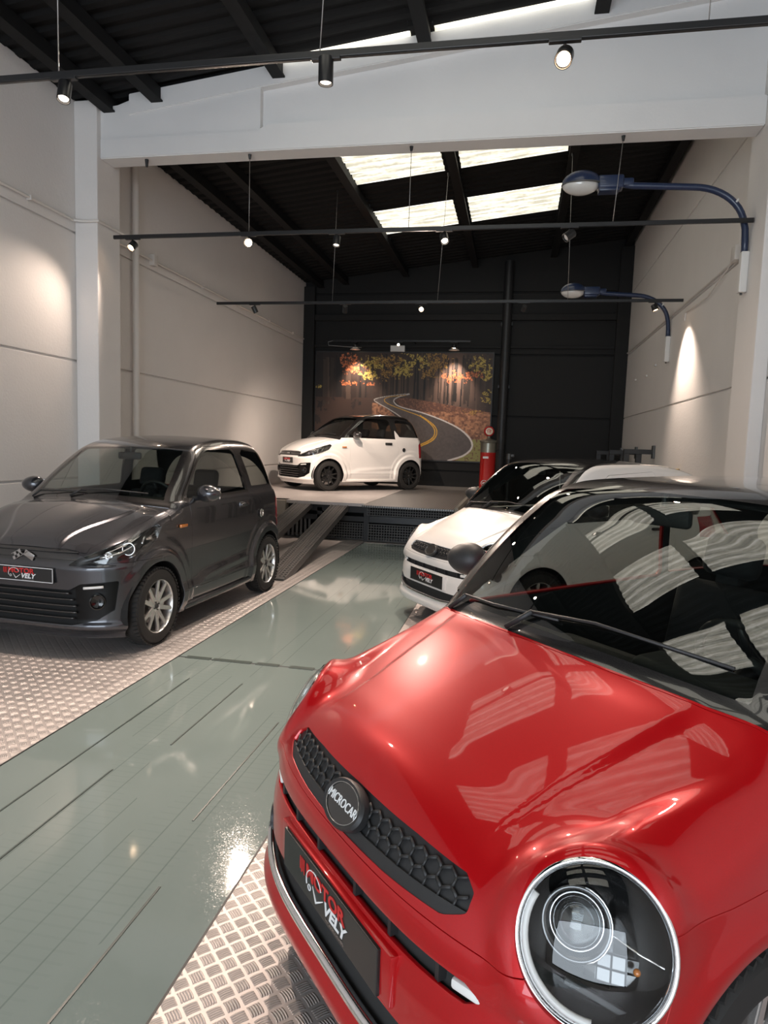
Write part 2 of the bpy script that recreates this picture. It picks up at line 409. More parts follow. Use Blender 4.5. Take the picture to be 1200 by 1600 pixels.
# ---------------------------------------------------------------- platform at the back
PZ = .60
t0 = thing('display_platform', 'raised steel stage with tread plate deck along the black back wall', 'platform', (-3, 13, 0))
def PP(b, name, m, **k):
    o = b.obj(name, m, t0, **k); o.matrix_parent_inverse = Matrix.Translation((3, -13, 0)); return o
PP(B().box(-5.14, -2.27, 10.28, 15.84, PZ-.05, PZ, .003), 'deck_plate', M['tread'])['label'] = 'aluminium tread plate deck'
m = mat('grating', (.16, .155, .15), .45, .7); t = NT(m); v, x, y, z = t.coords()
gx = t.math('LESS_THAN', t.math('ABSOLUTE', t.math('SUBTRACT', t.math('FRACT', t.math('DIVIDE', x, .035)), .5)), .3)
gy = t.math('LESS_THAN', t.math('ABSOLUTE', t.math('SUBTRACT', t.math('FRACT', t.math('DIVIDE', y, .035)), .5)), .3)
t.l(t.mix(t.math('MULTIPLY', gx, gy), (.26, .25, .24), (.09, .09, .09)), t.b.inputs['Base Color']); M['grating'] = m
PP(B().box(-2.262, -.86, 10.0, 15.84, PZ-.03, PZ, .003), 'deck_grating', M['grating'])['label'] = 'grey steel grating deck'
PP(B().box(-.855, -.80, 10.0, 15.84, PZ-.05, PZ+.03, .004), 'edge_trim', M['beige'])
PP(B().box(-5.14, -2.28, 10.40, 10.46, .44, .55).box(-2.26, -.8, 10.36, 10.44, .30, .40).box(-3.8, -2.26, 10.40, 10.46, .30, .38)
   .box(-2.30, -2.22, 10.34, 10.42, 0, .56).box(-3.08, -3.0, 10.40, 10.46, 0, .5).box(-5.14, -.8, 10.46, 10.5, 0, .03)
   .box(-2.262, -.8, 10.30, 10.36, .54, .57), 'frame', M['steel_black'])
PP(B().box(-5.14, -.8, 15.6, 15.7, 0, .5), 'rear_support', M['steel_black'])
def grille(x0, x1, z0, z1, y, st=.042, w=.012):
    b = B(); x = x0
    while x < x1: b.box(x-w/2, x+w/2, y, y+.012, z0, z1); x += st
    z = z0
    while z < z1+.001: b.box(x0, x1, y-.003, y+.012, z-w/2, z+w/2); z += st
    return b
M['grille'] = mat('grille_steel', (.085, .083, .08), .5, .3)
PP(grille(-2.24, -.82, .42, .54, 10.31, .04), 'grille_panel', M['grille'])
PP(grille(-2.22, -.82, .02, .28, 10.33), 'grille_panel', M['grille'])
PP(grille(-3.0, -2.30, .02, .28, 10.39), 'grille_panel', M['grille'])
b = B()
for i in range(10): b.box(-3.85+i*.07, -3.815+i*.07, 10.39, 10.41, .02, .30)
PP(b, 'slat_panel', M['grey_steel'])
PP(B().box(-5.14, -.8, 10.9, 10.95, 0, .5), 'backing_panel', M['dark_void'])
m = tread_mat('ramp_plate', .05, (.20, .19, .185), .8, .4); M['ramp'] = m
def ramp(xa, xb, label):
    t = thing('loading_ramp', label, 'ramp', (xb, 7.05, 0), 0, 'loading ramps up to the platform')
    L = math.hypot(3.32, .56); yaw = math.atan2(-(xa-xb), 3.32); pit = math.atan2(.545, 3.32)
    hw = .135
    b = B().box(-hw, hw, 0, L, -.006, .0)
    b.box(-hw, -hw+.012, 0, L, -.075, .012).box(hw-.012, hw, 0, L, -.075, .012).box(-.02, -.01, 0, L, 0, .008).box(.01, .02, 0, L, 0, .008)
    y = .2
    while y < L-.1: b.box(-hw, hw, y-.012, y+.012, -.06, -.02); y += .4
    o = b.obj('tread_channel', M['ramp'], t)
    # raised punched ridges
    b = B(); y = .06
    while y < L-.05:
        for x in (-.10, -.055, .055, .10): b.box(x-.012, x+.012, y-.012, y+.012, -.001, .005)
        y += .06
    o2 = b.obj('grip_studs', M['grey_steel'], t); o2['kind'] = 'stuff'
    for q in (o, o2): q.matrix_parent_inverse = Matrix.Translation((0, 0, .02)) @ Matrix.Rotation(yaw, 4, 'Z') @ Matrix.Rotation(pit, 4, 'X')
    o3 = B().box(-hw, hw, -.06, .02, .0, .022, .004).obj('toe_plate', M['grey_steel'], t)
ramp(-2.685, -2.57, 'steel loading ramp nearer the glass floor, resting on the platform edge')
ramp(-3.285, -3.17, 'steel loading ramp mostly hidden behind the grey car rear')
tag(B().box(-3.98, -3.56, 10.22, 10.52, .36, .60, .008).box(-3.9, -3.64, 10.26, 10.5, 0, .36, .005).obj('support_block', M['beige']), 'beige block under the platform edge behind the grey car', 'block')

# ---------------------------------------------------------------- mural
def inpoly(u, v, P):
    P = np.array(P, float); r = np.zeros(u.shape, bool); j = len(P)-1
    for i in range(len(P)):
        xi, yi = P[i]; xj, yj = P[j]
        if yi != yj: r ^= ((yi > v) != (yj > v)) & (u < (xj-xi)*(v-yi)/(yj-yi)+xi)
        j = i
    return r
def vnoise(u, v, s, seed):
    g = np.random.default_rng(seed).random((256, 256)); x = u*s; y = v*s
    xi = np.floor(x).astype(int); yi = np.floor(y).astype(int); fx = x-xi; fy = y-yi
    fx = fx*fx*(3-2*fx); fy = fy*fy*(3-2*fy); w = lambda a, b: g[a % 256, b % 256]
    return (w(xi, yi)*(1-fx)+w(xi+1, yi)*fx)*(1-fy)+(w(xi, yi+1)*(1-fx)+w(xi+1, yi+1)*fx)*fy
def fbm(u, v, s, seed, o=4): return sum(vnoise(u, v, s*2**k, seed+k)*.5**k for k in range(o))/(2-.5**(o-1))
def ss_(a, b, x): t = np.clip((x-a)/(b-a), 0, 1); return t*t*(3-2*t)
def mural():
    NU, NV = 420, 250
    U, V = np.meshgrid(np.linspace(280, 1115, NU+1), np.linspace(665, 152, NV+1))   # picture units, v downwards
    col = np.zeros(U.shape+(3,))
    def put(mask, c):
        c = np.array(c, float)
        m3 = mask[..., None].astype(float) if mask.dtype == bool else mask[..., None]
        col[:] = col*(1-m3)+c*m3
    n1 = fbm(U, V, .03, 1); n2 = fbm(U, V, .12, 5)
    col[:] = (.020, .011, .008); col *= (.5+1.4*n1[..., None])
    mist = np.exp(-((U-930)/90)**2)*np.exp(-((V-300)/120)**2); put(np.clip(mist*.6, 0, 1), (.20, .13, .10)); col *= (.55+.45*ss_(300, 620, U))[..., None]
    put(np.clip(np.exp(-((U-700)/90)**2)*np.exp(-((V-310)/80)**2)*.5, 0, 1), (.09, .055, .035))
    r = np.random.default_rng(3)
    for k in range(90):        # trunks
        x0 = r.uniform(280, 1115); w = r.uniform(1.5, 6)*(2.2 if x0 < 480 else 1); dx = r.normal(0, .02)
        top = r.uniform(150, 200); bot = r.uniform(350, 400)+(60 if x0 < 560 else 0)+(20 if x0 > 850 else 0)
        c = np.array(r.choice([.7, 1, 1.6]))*np.array((.035, .022, .016)) if r.random() > .45 else np.array((.008, .005, .004))
        m = (np.abs(U-(x0+dx*(V-300))) < w) & (V > top) & (V < bot); put(m, c*(.8))
    put((V > 370) & (U < 560) & (n1 > .35), (.030, .015, .010))
    # leaf litter bank
    bank = inpoly(U, V, [(660, 372), (735, 368), (800, 378), (900, 395), (1000, 410), (1120, 430), (1120, 665), (930, 665), (1035, 600), (1030, 560), (980, 515), (900, 475), (800, 440), (700, 415)])
    lit = np.clip(n2*2-.5, 0, 1)[..., None]
    litc = (1-lit)*np.array((.075, .032, .020))+lit*np.array((.30, .15, .085)); col[bank] = litc[bank]
    b2 = inpoly(U, V, [(560, 395), (600, 395), (700, 480), (700, 540), (560, 520)]); col[b2] = litc[b2]*.8
    gr = inpoly(U, V, [(1035, 560), (1120, 560), (1120, 665), (960, 665), (1030, 625)]) & (n2 > .35); put(gr, (.16, .15, .05))
    # bushes / dark foot of the trees
    put(bank & (V < 420+20*n1) & (n2 > .45), (.07, .03, .02))
    road = [(565, 380), (640, 360), (735, 347), (735, 356), (690, 366), (668, 382), (665, 395), (700, 415), (800, 440), (900, 475), (980, 515), (1030, 560), (1035, 600), (1000, 640), (930, 665), (700, 665), (700, 560), (740, 520), (700, 465), (640, 425), (590, 400)]
    rd = inpoly(U, V, road); rc = (.058, .046, .042)
    col[rd] = (np.array(rc)*(.75+.5*n2[..., None]))[rd]
    def line(P, w, c):
        P = np.array(P, float); d = np.full(U.shape, 1e9)
        for k in range(len(P)-1):
            a, b = P[k], P[k+1]; e = b-a; tt = np.clip(((U-a[0])*e[0]+(V-a[1])*e[1])/(e@e), 0, 1)
            ww = w*(.35+.65*np.clip((V-350)/200, 0, 1)); d = np.minimum(d, np.hypot(U-a[0]-tt*e[0], V-a[1]-tt*e[1])/ww)
        put(d < 1, c)
    def sm(P, n=8):
        P = [np.array(p, float) for p in P]; o = []
        for i in range(len(P)-1):
            p0, p1, p2, p3 = P[max(i-1, 0)], P[i], P[i+1], P[min(i+2, len(P)-1)]
            for k in range(n):
                s = k/n; o.append(.5*((2*p1)+(-p0+p2)*s+(2*p0-5*p1+4*p2-p3)*s*s+(-p0+3*p1-3*p2+p3)*s**3))
        return o+[P[-1]]
    line(sm([(735, 350), (690, 362), (664, 378), (668, 395), (700, 413), (800, 438), (900, 473), (980, 513), (1028, 558), (1036, 600), (1000, 638), (930, 665)]), 4, (.42, .39, .37))
    line(sm([(735, 347), (640, 360), (570, 378), (590, 397), (640, 424), (700, 463), (745, 520)]), 3.4, (.32, .30, .28))
    line(sm([(720, 355), (640, 365), (617, 380), (640, 400), (720, 430), (790, 455), (845, 495), (862, 530), (845, 565), (780, 600)]), 2.4, (.48, .27, .04))
    line(sm([(790, 450), (852, 492), (872, 530), (852, 570), (780, 608)]), 2.4, (.48, .27, .04))
    # foliage
    cl = [(560, 215, 70, 50, 0), (640, 200, 90, 45, 1), (760, 195, 90, 45, 0), (860, 190, 80, 45, 1), (700, 240, 60, 40, 0), (1060, 200, 60, 40, 0), (1090, 250, 40, 40, 0), (1000, 255, 80, 35, 2),
          (450, 190, 60, 60, 2), (470, 240, 60, 30, 2), (450, 300, 70, 14, 2), (540, 260, 50, 25, 0), (560, 305, 60, 10, 2), (820, 250, 60, 30, 1), (290, 320, 20, 10, 0), (1095, 360, 30, 40, 0), (620, 260, 50, 30, 1), (930, 270, 60, 25, 2), (1040, 430, 50, 14, 1)]
    pal = [((.20, .14, .03), (.48, .36, .10)), ((.13, .07, .02), (.34, .20, .06)), ((.20, .06, .025), (.50, .17, .08))]
    for i, (cx, cy, rx, ry, p) in enumerate(cl):
        dd = ((U-cx)/rx)**2+((V-cy)/ry)**2; n3 = fbm(U, V, .09, 30+i, 3); n4 = fbm(U, V, .25, 60+i, 2)
        m = (n3 > .42+.28*dd) & (n4 > .38) & (V > 152)
        tt = np.clip((n4-.4)*4, 0, 1)[..., None]; cc = (1-tt)*np.array(pal[p][0])+tt*np.array(pal[p][1])
        col[m] = (cc*.75)[m]
    x = XL+.32+(U-280)/835*(-.63-XL-.32); z = 3.68-(V-152)/513*(3.68-1.2)
    verts = np.stack([x.ravel(), np.full(x.size, YB-.065), z.ravel()], 1)
    idx = np.arange((NV+1)*(NU+1)).reshape(NV+1, NU+1)
    fc = np.stack([idx[:-1, :-1], idx[1:, :-1], idx[1:, 1:], idx[:-1, 1:]], -1).reshape(-1, 4)[:, ::-1]
    me = bpy.data.meshes.new('printed_picture'); me.from_pydata(verts.tolist(), [], fc.tolist())
    ca = me.color_attributes.new('print', 'FLOAT_COLOR', 'POINT'); ca.data.foreach_set('color', np.concatenate([col.reshape(-1, 3), np.ones((x.size, 1))], 1).astype('f').ravel())
    return me
m = mat('printed_mural', (.5, .5, .5), .55); t = NT(m); a = t.n('ShaderNodeVertexColor', layer_name='print'); hs = t.n('ShaderNodeHueSaturation'); hs.inputs['Value'].default_value = 1.45; hs.inputs['Saturation'].default_value = 1.05
t.l(a.outputs[0], hs.inputs['Color']); t.l(hs.outputs[0], t.b.inputs['Base Color'])
t0 = thing('wall_mural', 'large framed print of a winding road through an autumn forest', 'mural', (0, 0, 0))
link('printed_picture', mural(), m, t0)
B().box(-4.85, -.60, YB-.06, YB-.005, 1.17, 3.71, .004).obj('backing_board', M['black_plastic'], t0)

# ---------------------------------------------------------------- fuel pump
t0 = thing('fuel_pump', 'vintage red cylindrical petrol pump with round globe beside the mural', 'fuel pump', (-.60, 14.9, PZ))
T = Matrix.Identity(4)
B().lathe([(0, 0), (.185, 0), (.185, .05), (.165, .06), (.165, .80), (.17, .81), (.17, .83), (0, .83)], 36).obj('lower_body', M['pump_red'], t0, auto=40)
B().lathe([(0, .83), (.168, .83), (.168, 1.03), (.19, 1.05), (.195, 1.075), (.17, 1.10), (.05, 1.125), (.03, 1.15), (.03, 1.18), (0, 1.18)], 36).obj('upper_body', M['pump_steel'], t0, auto=40)
FY = Matrix.Translation((0, 0, 1.285)) @ Matrix.Rotation(R(8), 4, 'Z') @ Matrix.Rotation(PI/2, 4, 'X')
gl = B().lathe([(0, -.05), (.06, -.047), (.10, -.03), (.112, 0), (.10, .03), (.06, .047), (0, .05)], 32, FY).obj('globe', M['red_dec'], t0, smooth=True)
B().lathe([(0, .052), (.05, .050), (.078, .044), (.078, .040), (0, .040)], 32, FY).obj('globe_face', M['cream'], gl, auto=40)
b = B()
for x in (-.03, 0, .03): b.box(x-.006, x+.006, -.06, -.05, 1.255, 1.30)
b.tube([(-.05, -.055, 1.30), (0, -.058, 1.325), (.05, -.055, 1.30)], .006, 6); b.obj('globe_print', M['red_dec'], gl)
B().box(-.10, .02, -.172, -.155, .70, .745, .003).obj('badge', M['white_dec'], t0)
b = B()
b.tube([(-.05+.062*math.cos(a), -.168, .17+.062*math.sin(a)) for a in np.linspace(0, 2*PI, 24, endpoint=False)], .006, 6, True)
b.box(-.085, -.015, -.172, -.162, .177, .19).box(-.09, -.01, -.172, -.162, .155, .168); b.obj('round_sticker', M['white_dec'], t0)
B().tube([(.15, 0, .85), (.22, -.02, .90), (.235, -.02, .80), (.235, 0, .35), (.17, 0, .25)], .014, 8).obj('hose', M['black_plastic'], t0, auto=50)
# black hydrant-like post right of the pump
t0 = thing('hose_post', 'short black capped post standing right of the petrol pump', 'post', (-.15, 14.9, 0))
B().cyl((0, 0, 0), (0, 0, 1.30), .05).obj('post', M['steel_black'], t0, auto=40)
B().cyl((0, 0, 1.30), (0, 0, 1.42), .06, .05).box(0, .11, -.03, .03, 1.35, 1.41, .01).obj('cap', M['grey_steel'], t0, auto=40)
# steel trestles by the right wall
gname = 'black steel frames by the right wall'
for i, (x, y, z, lab) in enumerate([(1.62, 14.6, 1.52, 'black steel frame against the dark corner, furthest left of the row'), (1.72, 13.4, 1.54, 'black steel frame second from the dark corner'), (1.80, 12.2, 1.56, 'black steel frame nearest the yellow flag sign')]):
    t0 = thing('steel_frame', lab, 'steel frame', (x, y, 0), 0, gname)
    B().box(0, .495, -.05, .05, z-.05, z+.03, .004).obj('arm', M['steel_black'], t0)
    B().box(0, .09, -.05, .05, 0, z-.05, .004).obj('leg', M['steel_black'], t0)
    B().box(.2, .29, -.05, .05, 0, z-.05, .004).obj('leg', M['steel_black'], t0)
    B().box(.46, .496, -.07, .07, z-.12, z+.10, .004).obj('wall_plate', M['grey_steel'], t0)
t0 = thing('flag_sign', 'small yellow and black flag sign with red edge on the right wall', 'sign', (2.3, 10.36, 1.2))
B().box(-.06, -.004, -.02, .02, -.10, .12, .003).obj('sign_panel', M['yellow'], t0)
B().box(-.004, -.0005, -.06, .06, -.10, .12).obj('wall_plate', M['black_plastic'], t0)
B().box(-.095, -.06, -.021, .021, -.10, .09, .003).obj('red_edge', M['red_dec'], t0)
text('number', '3', .07, M['white_dec'], t0, (-.079, -.0225, .0), (PI/2, 0, 0))

# ---------------------------------------------------------------- lamps on the tracks
def track(y, x0, x1, z, wires, label, w=.035, zr=None):
    t = thing('light_track', label, 'light track', ((x0+x1)/2, y, z), 0, 'black lighting tracks')
    cx = (x0+x1)/2
    B().box(x0-cx, x1-cx, -w/2, w/2, -.02, .02, .003).box(x0-cx, x1-cx, -.008, .008, -.022, -.018).obj('rail', M['track'], t)
    for x, top, x2 in wires:
        q = B().cyl((x-cx, 0, .02), (x2-cx, 0, top-z), .0035, n=6).obj('hanger_wire', M['wire'], t, smooth=True)
        B().cyl((x2-cx, 0, top-z-.05), (x2-cx, 0, top-z-.002), .012, .02, n=10).obj('ceiling_cup', M['track'], q)
    return t
track(4.15, -5.13, 2.28, 3.84, [(-3.04, roof_z(-3.04)-.0, -3.04), (-1.28, roof_z(-1.28), -1.20), (.9, roof_z(.9), .9)], 'long black track with spotlights nearest the camera, in front of the white beam')
track(7.42, -4.74, 2.16, 3.83, [(-3.07, 4.68, -3.07), (-1.256, 4.68, -1.256), (.84, 4.68, .89)], 'black track with spotlights hung just under the white beam')
tag(B().cyl((-4.32, 7.42, 4.60), (-4.32, 7.42, 4.68), .014, .022, n=10).obj('ceiling_cup', M['track']), 'small black cup under left end of the white beam', 'fitting')
track(10.55, -4.90, 2.23, 3.72, [(-2.96, roof_z(-2.92)-.0, -2.92), (-1.30, roof_z(-1.21), -1.21), (.627, roof_z(.577), .577)], 'black track with spotlights over the platform front edge')
t4 = track(15.6, -4.33, -1.14, 3.90, [], 'short black wall track above the forest mural', .03)
B().tube([(-1.6, 0, 0), (-1.72, 0, -.03), (-1.70, -.02, -.11), (-1.3, -.03, -.14), (-.9, -.05, -.16)], .008, 6).obj('cable', M['wire'], t4, smooth=True)
for x in (-1.1, .3, 1.3): B().box(x-.01, x+.01, 0, .38, -.01, .01).obj('wall_bracket', M['track'], t4)
tag(B().box(-3.02, -2.68, YB-.12, YB-.03, 3.70, 3.84, .01).obj('sensor_box', M['white_plastic']), 'small white box on the black wall above the mural', 'sensor')

def spot(x, y, z, aim, lit, label, power=1.0, r=.042, L=.13, drop=.05, angle=85, hot=None):
    """track spotlight: adapter, stem, cylinder, lens; aim is the unit direction it points"""
    t = thing('track_spotlight', label, 'spotlight', (x, y, z), 0, 'track spotlights')
    B().box(-.09, .09, -.018, .018, -.012, .012, .003).obj('adapter', M['track'], t)
    B().cyl((0, 0, -.01), (0, 0, -drop), .009, n=10).obj('stem', M['track'], t, smooth=True)
    a = Vector(aim).normalized(); c = Vector((0, 0, -drop-.03))
    q = (a).to_track_quat('Z', 'Y').to_matrix().to_4x4(); mt = Matrix.Translation(c) @ q
    B().lathe([(0, -L/2), (r*.9, -L/2), (r, -L/2+.006), (r, L/2), (r-.004, L/2), (r-.006, L/2-.02), (0, L/2-.02)], 24, mt).obj('housing', M['track'], t, auto=40)
    ls = B().lathe([(0, L/2-.010), (r*.72, L/2-.012), (r*.76, L/2-.018)], 20, mt).obj('lens', M['lens_hot'] if hot is None else hot, t, auto=40)
    if lit:
        ld = bpy.data.lights.new('spot_beam', 'SPOT'); ld.energy = SPOT_W*power; ld.color = WARM; ld.spot_size = R(angle); ld.spot_blend = .9; ld.shadow_soft_size = .03
        lo = bpy.data.objects.new('spot_beam', ld); COL.objects.link(lo); lo.parent = t
        lo.matrix_parent_inverse = Matrix.Identity(4)
        lo.location = c+a*(L/2+.01); lo.rotation_euler = a.to_track_quat('-Z', 'Y').to_euler()
    return t
def tow(x, y, z, tx, ty, tz): return (tx-x, ty-y, tz-z)
dim = mat('lit_reflector', (.8, .78, .75), .3, .2, emit=(1, .85, .7), es=4); off = M['lens_dim']
# nearest track
spot(-3.0, 4.15, 3.82, tow(-3.0, 4.15, 3.7, -2.75, 3.4, 1.5), True, 'black spotlight at the left end of the nearest track, tilted down right', 1.2, .042, .13, hot=dim)
spot(-1.24, 4.15, 3.82, (0, .02, -1), True, 'black spotlight pointing straight down in front of the white beam', .6, .045, .15, .04, angle=80, hot=dim)
spot(.15, 4.15, 3.82, tow(.15, 4.15, 3.72, -.25, 1.2, 1.3), True, 'glowing spotlight facing the camera in front of the white beam', .45, .05, .12, .06)
# track under the beam
spot(-4.50, 7.42, 3.81, tow(-4.5, 7.42, 3.7, -5.0, 6.1, 2.2), True, 'lit spotlight at the left end of the track under the beam', .33, .045, .09)
spot(-3.07, 7.42, 3.81, tow(-3.07, 7.42, 3.7, -.9, 0, 1.9), True, 'brightest glaring spotlight under the beam, aimed at the camera', 1.5, .05, .10)
spot(-2.05, 7.42, 3.81, tow(-2.05, 7.42, 3.7, -2.1, 6.7, .5), True, 'small spotlight pointing down between the glaring lamp and roof lights', 1.2, .04, .11, hot=dim)
spot(-.87, 7.42, 3.81, tow(-.87, 7.42, 3.7, -.1, 5.6, 1.2), True, 'spotlight under the beam tilted down to the right with lit rim', 1.1, .045, .11, hot=dim)
spot(.42, 7.42, 3.81, tow(.42, 7.42, 3.7, -.6, 7.0, 2.9), False, 'unlit spotlight near the larger blue street lamp, tilted left', 1, .045, .11, hot=off)
# track over the platform
spot(-4.25, 10.55, 3.70, tow(0, 0, 0, .5, .5, -1.2), True, 'dark spotlight at left end of the track over the platform', 1.4, .04, .11, hot=off)
spot(-2.75, 10.55, 3.70, tow(0, 0, 0, -.3, 1.0, -1.0), True, 'dark spotlight against the black wall left of the lit one', 1.6, .04, .12, hot=off)
spot(-1.55, 10.55, 3.70, tow(0, 0, 0, .4, -1.2, -.6), True, 'lit spotlight in the middle of the track over the platform', 1.2, .04, .10)
spot(0.0, 10.55, 3.70, tow(0, 0, 0, -.3, .9, -.8), False, 'dark spotlight against the black wall right of the tall pipe', 1, .035, .09, hot=off)
spot(1.85, 10.55, 3.70, tow(0, 0, 0, .36, -.15, -1.0), True, 'lit spotlight by the white right wall under the smaller street lamp', .75, .045, .09)
# wall washers over the mural
for x, tx, lab in ((-3.80, -3.8, 'wall washer over the left part of the mural'), (-1.50, -1.5, 'wall washer over the right part of the mural')):
    s = spot(x, 15.6, 3.88, (0, .22, -1), True, lab, .8, .05, .07, .06, angle=75)
    B().lathe([(.045, 0), (.12, -.045), (.125, -.05), (.11, -.045), (.04, -.004)], 28, Matrix.Translation((0, .02, -.13))).obj('shade', M['lens_dim'], s, smooth=True)
spot(-2.78, 15.6, 3.88, (.1, -1, -.35), True, 'tiny lit spotlight above the white sensor box', .4, .035, .07, .03)

# ---------------------------------------------------------------- blue street lamps
def street_lamp(x, y, z, wl, label, sc=1.0):
    """bracket at (x,y,z) on the right; arm reaches along -x by wl"""
    t = thing('street_lamp', label, 'street lamp', (x, y, z), 0, 'blue street lamps on the right wall')
    B().box(-.075, -.0, -.045, .045, -.20, .20, .012).obj('wall_socket', M['white_plastic'], t)
    B().cyl((-.04, 0, -.22), (-.04, 0, -.20), .012).obj('bolt', M['grey_steel'], t, smooth=True)
    pts = [(-.04, 0, .1), (-.042, 0, .30), (-.05, 0, .42)]
    for k in range(1, 13):
        a = k/12*PI/2*.97; pts.append((-.06-.42*(1-math.cos(a))*1.25, 0, .42+.42*math.sin(a)))
    pts += [(-wl*.62, 0, .875), (-wl+.55, 0, .90)]
    B().tube(pts, [.033]*len(pts), 14).obj('arm', M['blue'], t, smooth=True)
    B().tube([(-.16, 0, .69), (-.145, 0, .68)], .036, 14).obj('cable_tie', M['white_plastic'], t, smooth=True)
    x0 = -wl
    B().box(x0+.35, x0+.60, -.075, .075, .84, .97, .02, seg=3).box(x0+.53, x0+.70, -.04, .04, .87, .945, .015).box(x0+.36, x0+.56, -.07, .07, .815, .85, .008).obj('gear_box', M['blue'], t, auto=40)
    # head: domed cowl, smaller at tip, with glass bowl below
    b = B(); tt = bmesh.new(); bmesh.ops.create_uvsphere(tt, u_segments=28, v_segments=18, radius=1)
    bmesh.ops.delete(tt, geom=[v for v in tt.verts if v.co.z < -.05], context='VERTS')
    for v in tt.verts: v.co.y *= (1-.25*max(0, -v.co.x))
    b.add(tt, Matrix.Translation((x0+.19, 0, .905)) @ Matrix.Diagonal((.20, .135, .135, 1)))
    b.obj('cowl', M['blue'], t, smooth=True)
    b = B(); tt = bmesh.new(); bmesh.ops.create_uvsphere(tt, u_segments=28, v_segments=18, radius=1)
    bmesh.ops.delete(tt, geom=[v for v in tt.verts if v.co.z > .05], context='VERTS')
    b.add(tt, Matrix.Translation((x0+.18, 0, .90)) @ Matrix.Diagonal((.185, .12, .10, 1)))
    b.obj('glass_bowl', M['lamp_glass'], t, smooth=True)
    rim = [(x0+.19+.198*math.cos(a), .132*math.sin(a)*(1-.25*max(0, -math.cos(a))), .90) for a in np.linspace(0, 2*PI, 36, endpoint=False)]
    B().tube(rim, .009, 8, True).obj('rim', M['grey_steel'], t, smooth=True)
    return t
street_lamp(2.17, 7.53, 3.36, 1.84, 'larger blue curved street lamp fixed to the white column on the right')
street_lamp(2.30, 11.6, 3.18, 1.72, 'smaller blue street lamp further back on the right white wall')
b = B()
for y, z in ((13.4, 2.95), (12.6, 3.05), (14.6, 3.0)): b.box(2.27, 2.30, y-.04, y+.04, z-.015, z+.015)
struct(b.obj('trim_16', M['conduit']))
# ================================================================ car body engine
def smax(a, b, k):
    h = np.maximum(k-np.abs(a-b), 0); return np.maximum(a, b)+h*h/(4*k)
def smin(a, b, k): return -smax(-a, -b, k)
def curve(P, n=3000):
    """smooth monotone-ish interpolation table through control points"""
    P = np.array(P, float); x, y = P[:, 0], P[:, 1]; h = np.diff(x); d = np.diff(y)/h
    m = np.zeros(len(x)); m[0] = d[0]; m[-1] = d[-1]
    for i in range(1, len(x)-1):
        m[i] = 0 if d[i-1]*d[i] <= 0 else (h[i-1]+h[i])*1.0/((h[i-1]+2*h[i])/(3*d[i-1])*1.0+(2*h[i-1]+h[i])/(3*d[i])*1.0)*1.0
    X = np.linspace(x[0], x[-1], n); i = np.clip(np.searchsorted(x, X)-1, 0, len(x)-2); t = (X-x[i])/h[i]
    Y = (2*t**3-3*t**2+1)*y[i]+(t**3-2*t**2+t)*h[i]*m[i]+(-2*t**3+3*t**2)*y[i+1]+(t**3-t**2)*h[i]*m[i+1]
    w = max(3, int(.022/(X[1]-X[0]))); k = np.hanning(2*w+3)[1:-1]; k /= k.sum(); Yp = np.pad(Y, w, mode='reflect', reflect_type='odd'); Y = np.convolve(Yp, k, 'valid')
    return lambda q: np.interp(q, X, Y)
def ss(a, b, x): t = np.clip((x-a)/(b-a), 0, 1); return t*t*(3-2*t)
def grad(F, V, e=1e-3):
    g = np.empty_like(V)
    for i in range(3):
        d = np.zeros(3); d[i] = e; A = V+d; Bq = V-d; g[:, i] = (F(A[:, 0], A[:, 1], A[:, 2])-F(Bq[:, 0], Bq[:, 1], Bq[:, 2]))/(2*e)
    return g
